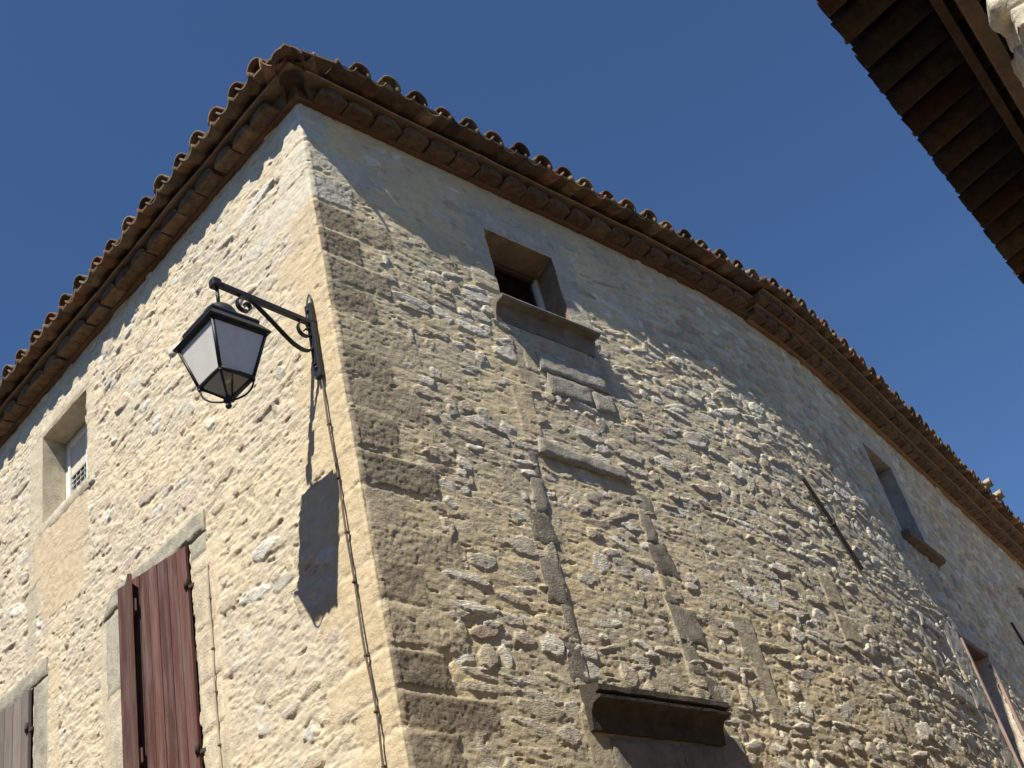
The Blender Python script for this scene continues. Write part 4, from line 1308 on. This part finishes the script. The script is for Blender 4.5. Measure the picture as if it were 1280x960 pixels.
SL2 = .27
tl = MB(); r2 = random.Random(77)
d2 = (nn + ZU * SL2).normalized(); nu2 = vv.cross(d2); nu2 = nu2 if nu2.z > 0 else -nu2
v_ = .10
while v_ < 7.5:
    for k in range(6):
        p = OP(.33 * k + r2.uniform(-.006, .006) * (k == 0) + (.0 if k else 0), v_, 6.0 + .33 * k * SL2 + .012 * (k > 0)) + nu2 * .085
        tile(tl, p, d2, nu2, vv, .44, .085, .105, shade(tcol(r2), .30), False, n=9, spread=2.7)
        p2 = OP(.33 * k + .002 + r2.uniform(-.006, .006), v_ + .11, 6.075 + .33 * k * SL2 + .012 * (k > 0))
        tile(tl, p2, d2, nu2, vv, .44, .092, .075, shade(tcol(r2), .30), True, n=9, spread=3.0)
    v_ += .2207 * r2.uniform(.97, 1.03)
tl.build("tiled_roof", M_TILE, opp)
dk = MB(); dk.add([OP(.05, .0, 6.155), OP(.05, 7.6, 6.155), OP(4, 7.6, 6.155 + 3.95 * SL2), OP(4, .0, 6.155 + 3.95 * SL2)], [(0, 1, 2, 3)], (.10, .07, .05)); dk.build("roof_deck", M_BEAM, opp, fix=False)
pb = MB(); pb.box(OP(.425, 3.75, 6.065), (7.4, .05, .075), (vv, nn, ZU), .006, (.085, .055, .04)); pb.build("purlin", M_BEAM, opp)
pb = MB(); pb.box(OP(.535, 3.85, 6.0), (7.4, .085, .11), (vv, nn, ZU), .008, (.20, .15, .11)); pb.build("wall_plate", M_BEAM, opp)
wm = MB()
wm.box(OP(.90, 4.0, 2.98), (7.3, .5, 5.92), (vv, nn, ZU), .02, (.48, .41, .31))


def boulder(mb, c, size, col, seed):
    bm = bmesh.new(); bmesh.ops.create_cube(bm, size=1)
    bmesh.ops.subdivide_edges(bm, edges=bm.edges[:], cuts=7, use_grid_fill=True)
    for v in bm.verts:
        p = Vector(v.co)
        q = p.normalized() * .56
        p = p.lerp(q, .42)
        w = Vector((hnoise((p.x + seed, p.y, p.z), 3.1), hnoise((p.x, p.y + seed, p.z), 3.1), hnoise((p.x, p.y, p.z + seed), 3.1))) * .10
        w += Vector((hnoise((p.x + seed, p.y, p.z), 9), hnoise((p.x, p.y + seed, p.z), 9), hnoise((p.x, p.y, p.z + seed), 9))) * .03
        p = p + w
        v.co = Vector(c) + vv * p.x * size[0] + nn * p.y * size[1] + ZU * p.z * size[2]
    mb.bm(bm, col, smooth=True)


z = 5.80; i = 0
while z > 3.0:
    hb_ = r2.uniform(.13, .19)
    v_ = .12 + r2.uniform(-.06, .08)
    while v_ < 5:
        wd = r2.uniform(.18, .34)
        if v_ > 1.6 and z < 4.6: break
        k = r2.uniform(.85, 1.1)
        boulder(wm, OP(.725 + r2.uniform(-.03, .03), v_ + wd / 2, z - hb_ / 2), (wd * 1.02, .26, hb_ * 1.02), tuple(c * k for c in (.60, .54, .43)), i * 3.7 + .5)
        v_ += wd + .02; i += 1
    for n_ in (.93, 1.12):
        boulder(wm, OP(n_ + r2.uniform(-.02, .02), .30 + r2.uniform(-.07, .05), z - hb_ / 2), (.30, .21, hb_ * 1.03), shade((.60, .54, .43), r2.uniform(.85, 1.1)), i * 2.9 + n_)
    z -= hb_ + .012
wm.build("wall", M_STONE, opp)

# unseen walls added behind the camera to block low sky light
def flat2(p): return Vector((p[0], p[1], 0))


F0 = flat2(CO + nL * 8.2 + dL * 16); F1 = flat2(CO + nL * 8.2 - dL * 11); F2 = Vector((3.9, 2.6, 0)); F3 = Vector((3.3, 3.75, 0))
wg = MB()
for (p, q, h) in ((F0, F1, 8.6), (F1, F2, 6.4), (F2, F3, 5.6)):
    d_ = (q - p).normalized(); back_ = Vector((d_.y, -d_.x, 0)) * .6
    m_ = max(2, int((q - p).length / .5))
    for i in range(m_):
        a_ = p.lerp(q, i / m_); b_ = p.lerp(q, (i + 1) / m_)
        wg.add([a_, b_, b_ + ZU * h, a_ + ZU * h], [(0, 1, 2, 3)], (.50, .42, .31))
    wg.add([p + ZU * h, q + ZU * h, q + ZU * h + back_, p + ZU * h + back_, p + back_, q + back_], [(0, 1, 2, 3), (3, 2, 5, 4)], (.30, .2, .13))
wg.build("sky_block_wall", M_MORT, opp, fix=False)

scene.render.engine = 'CYCLES'
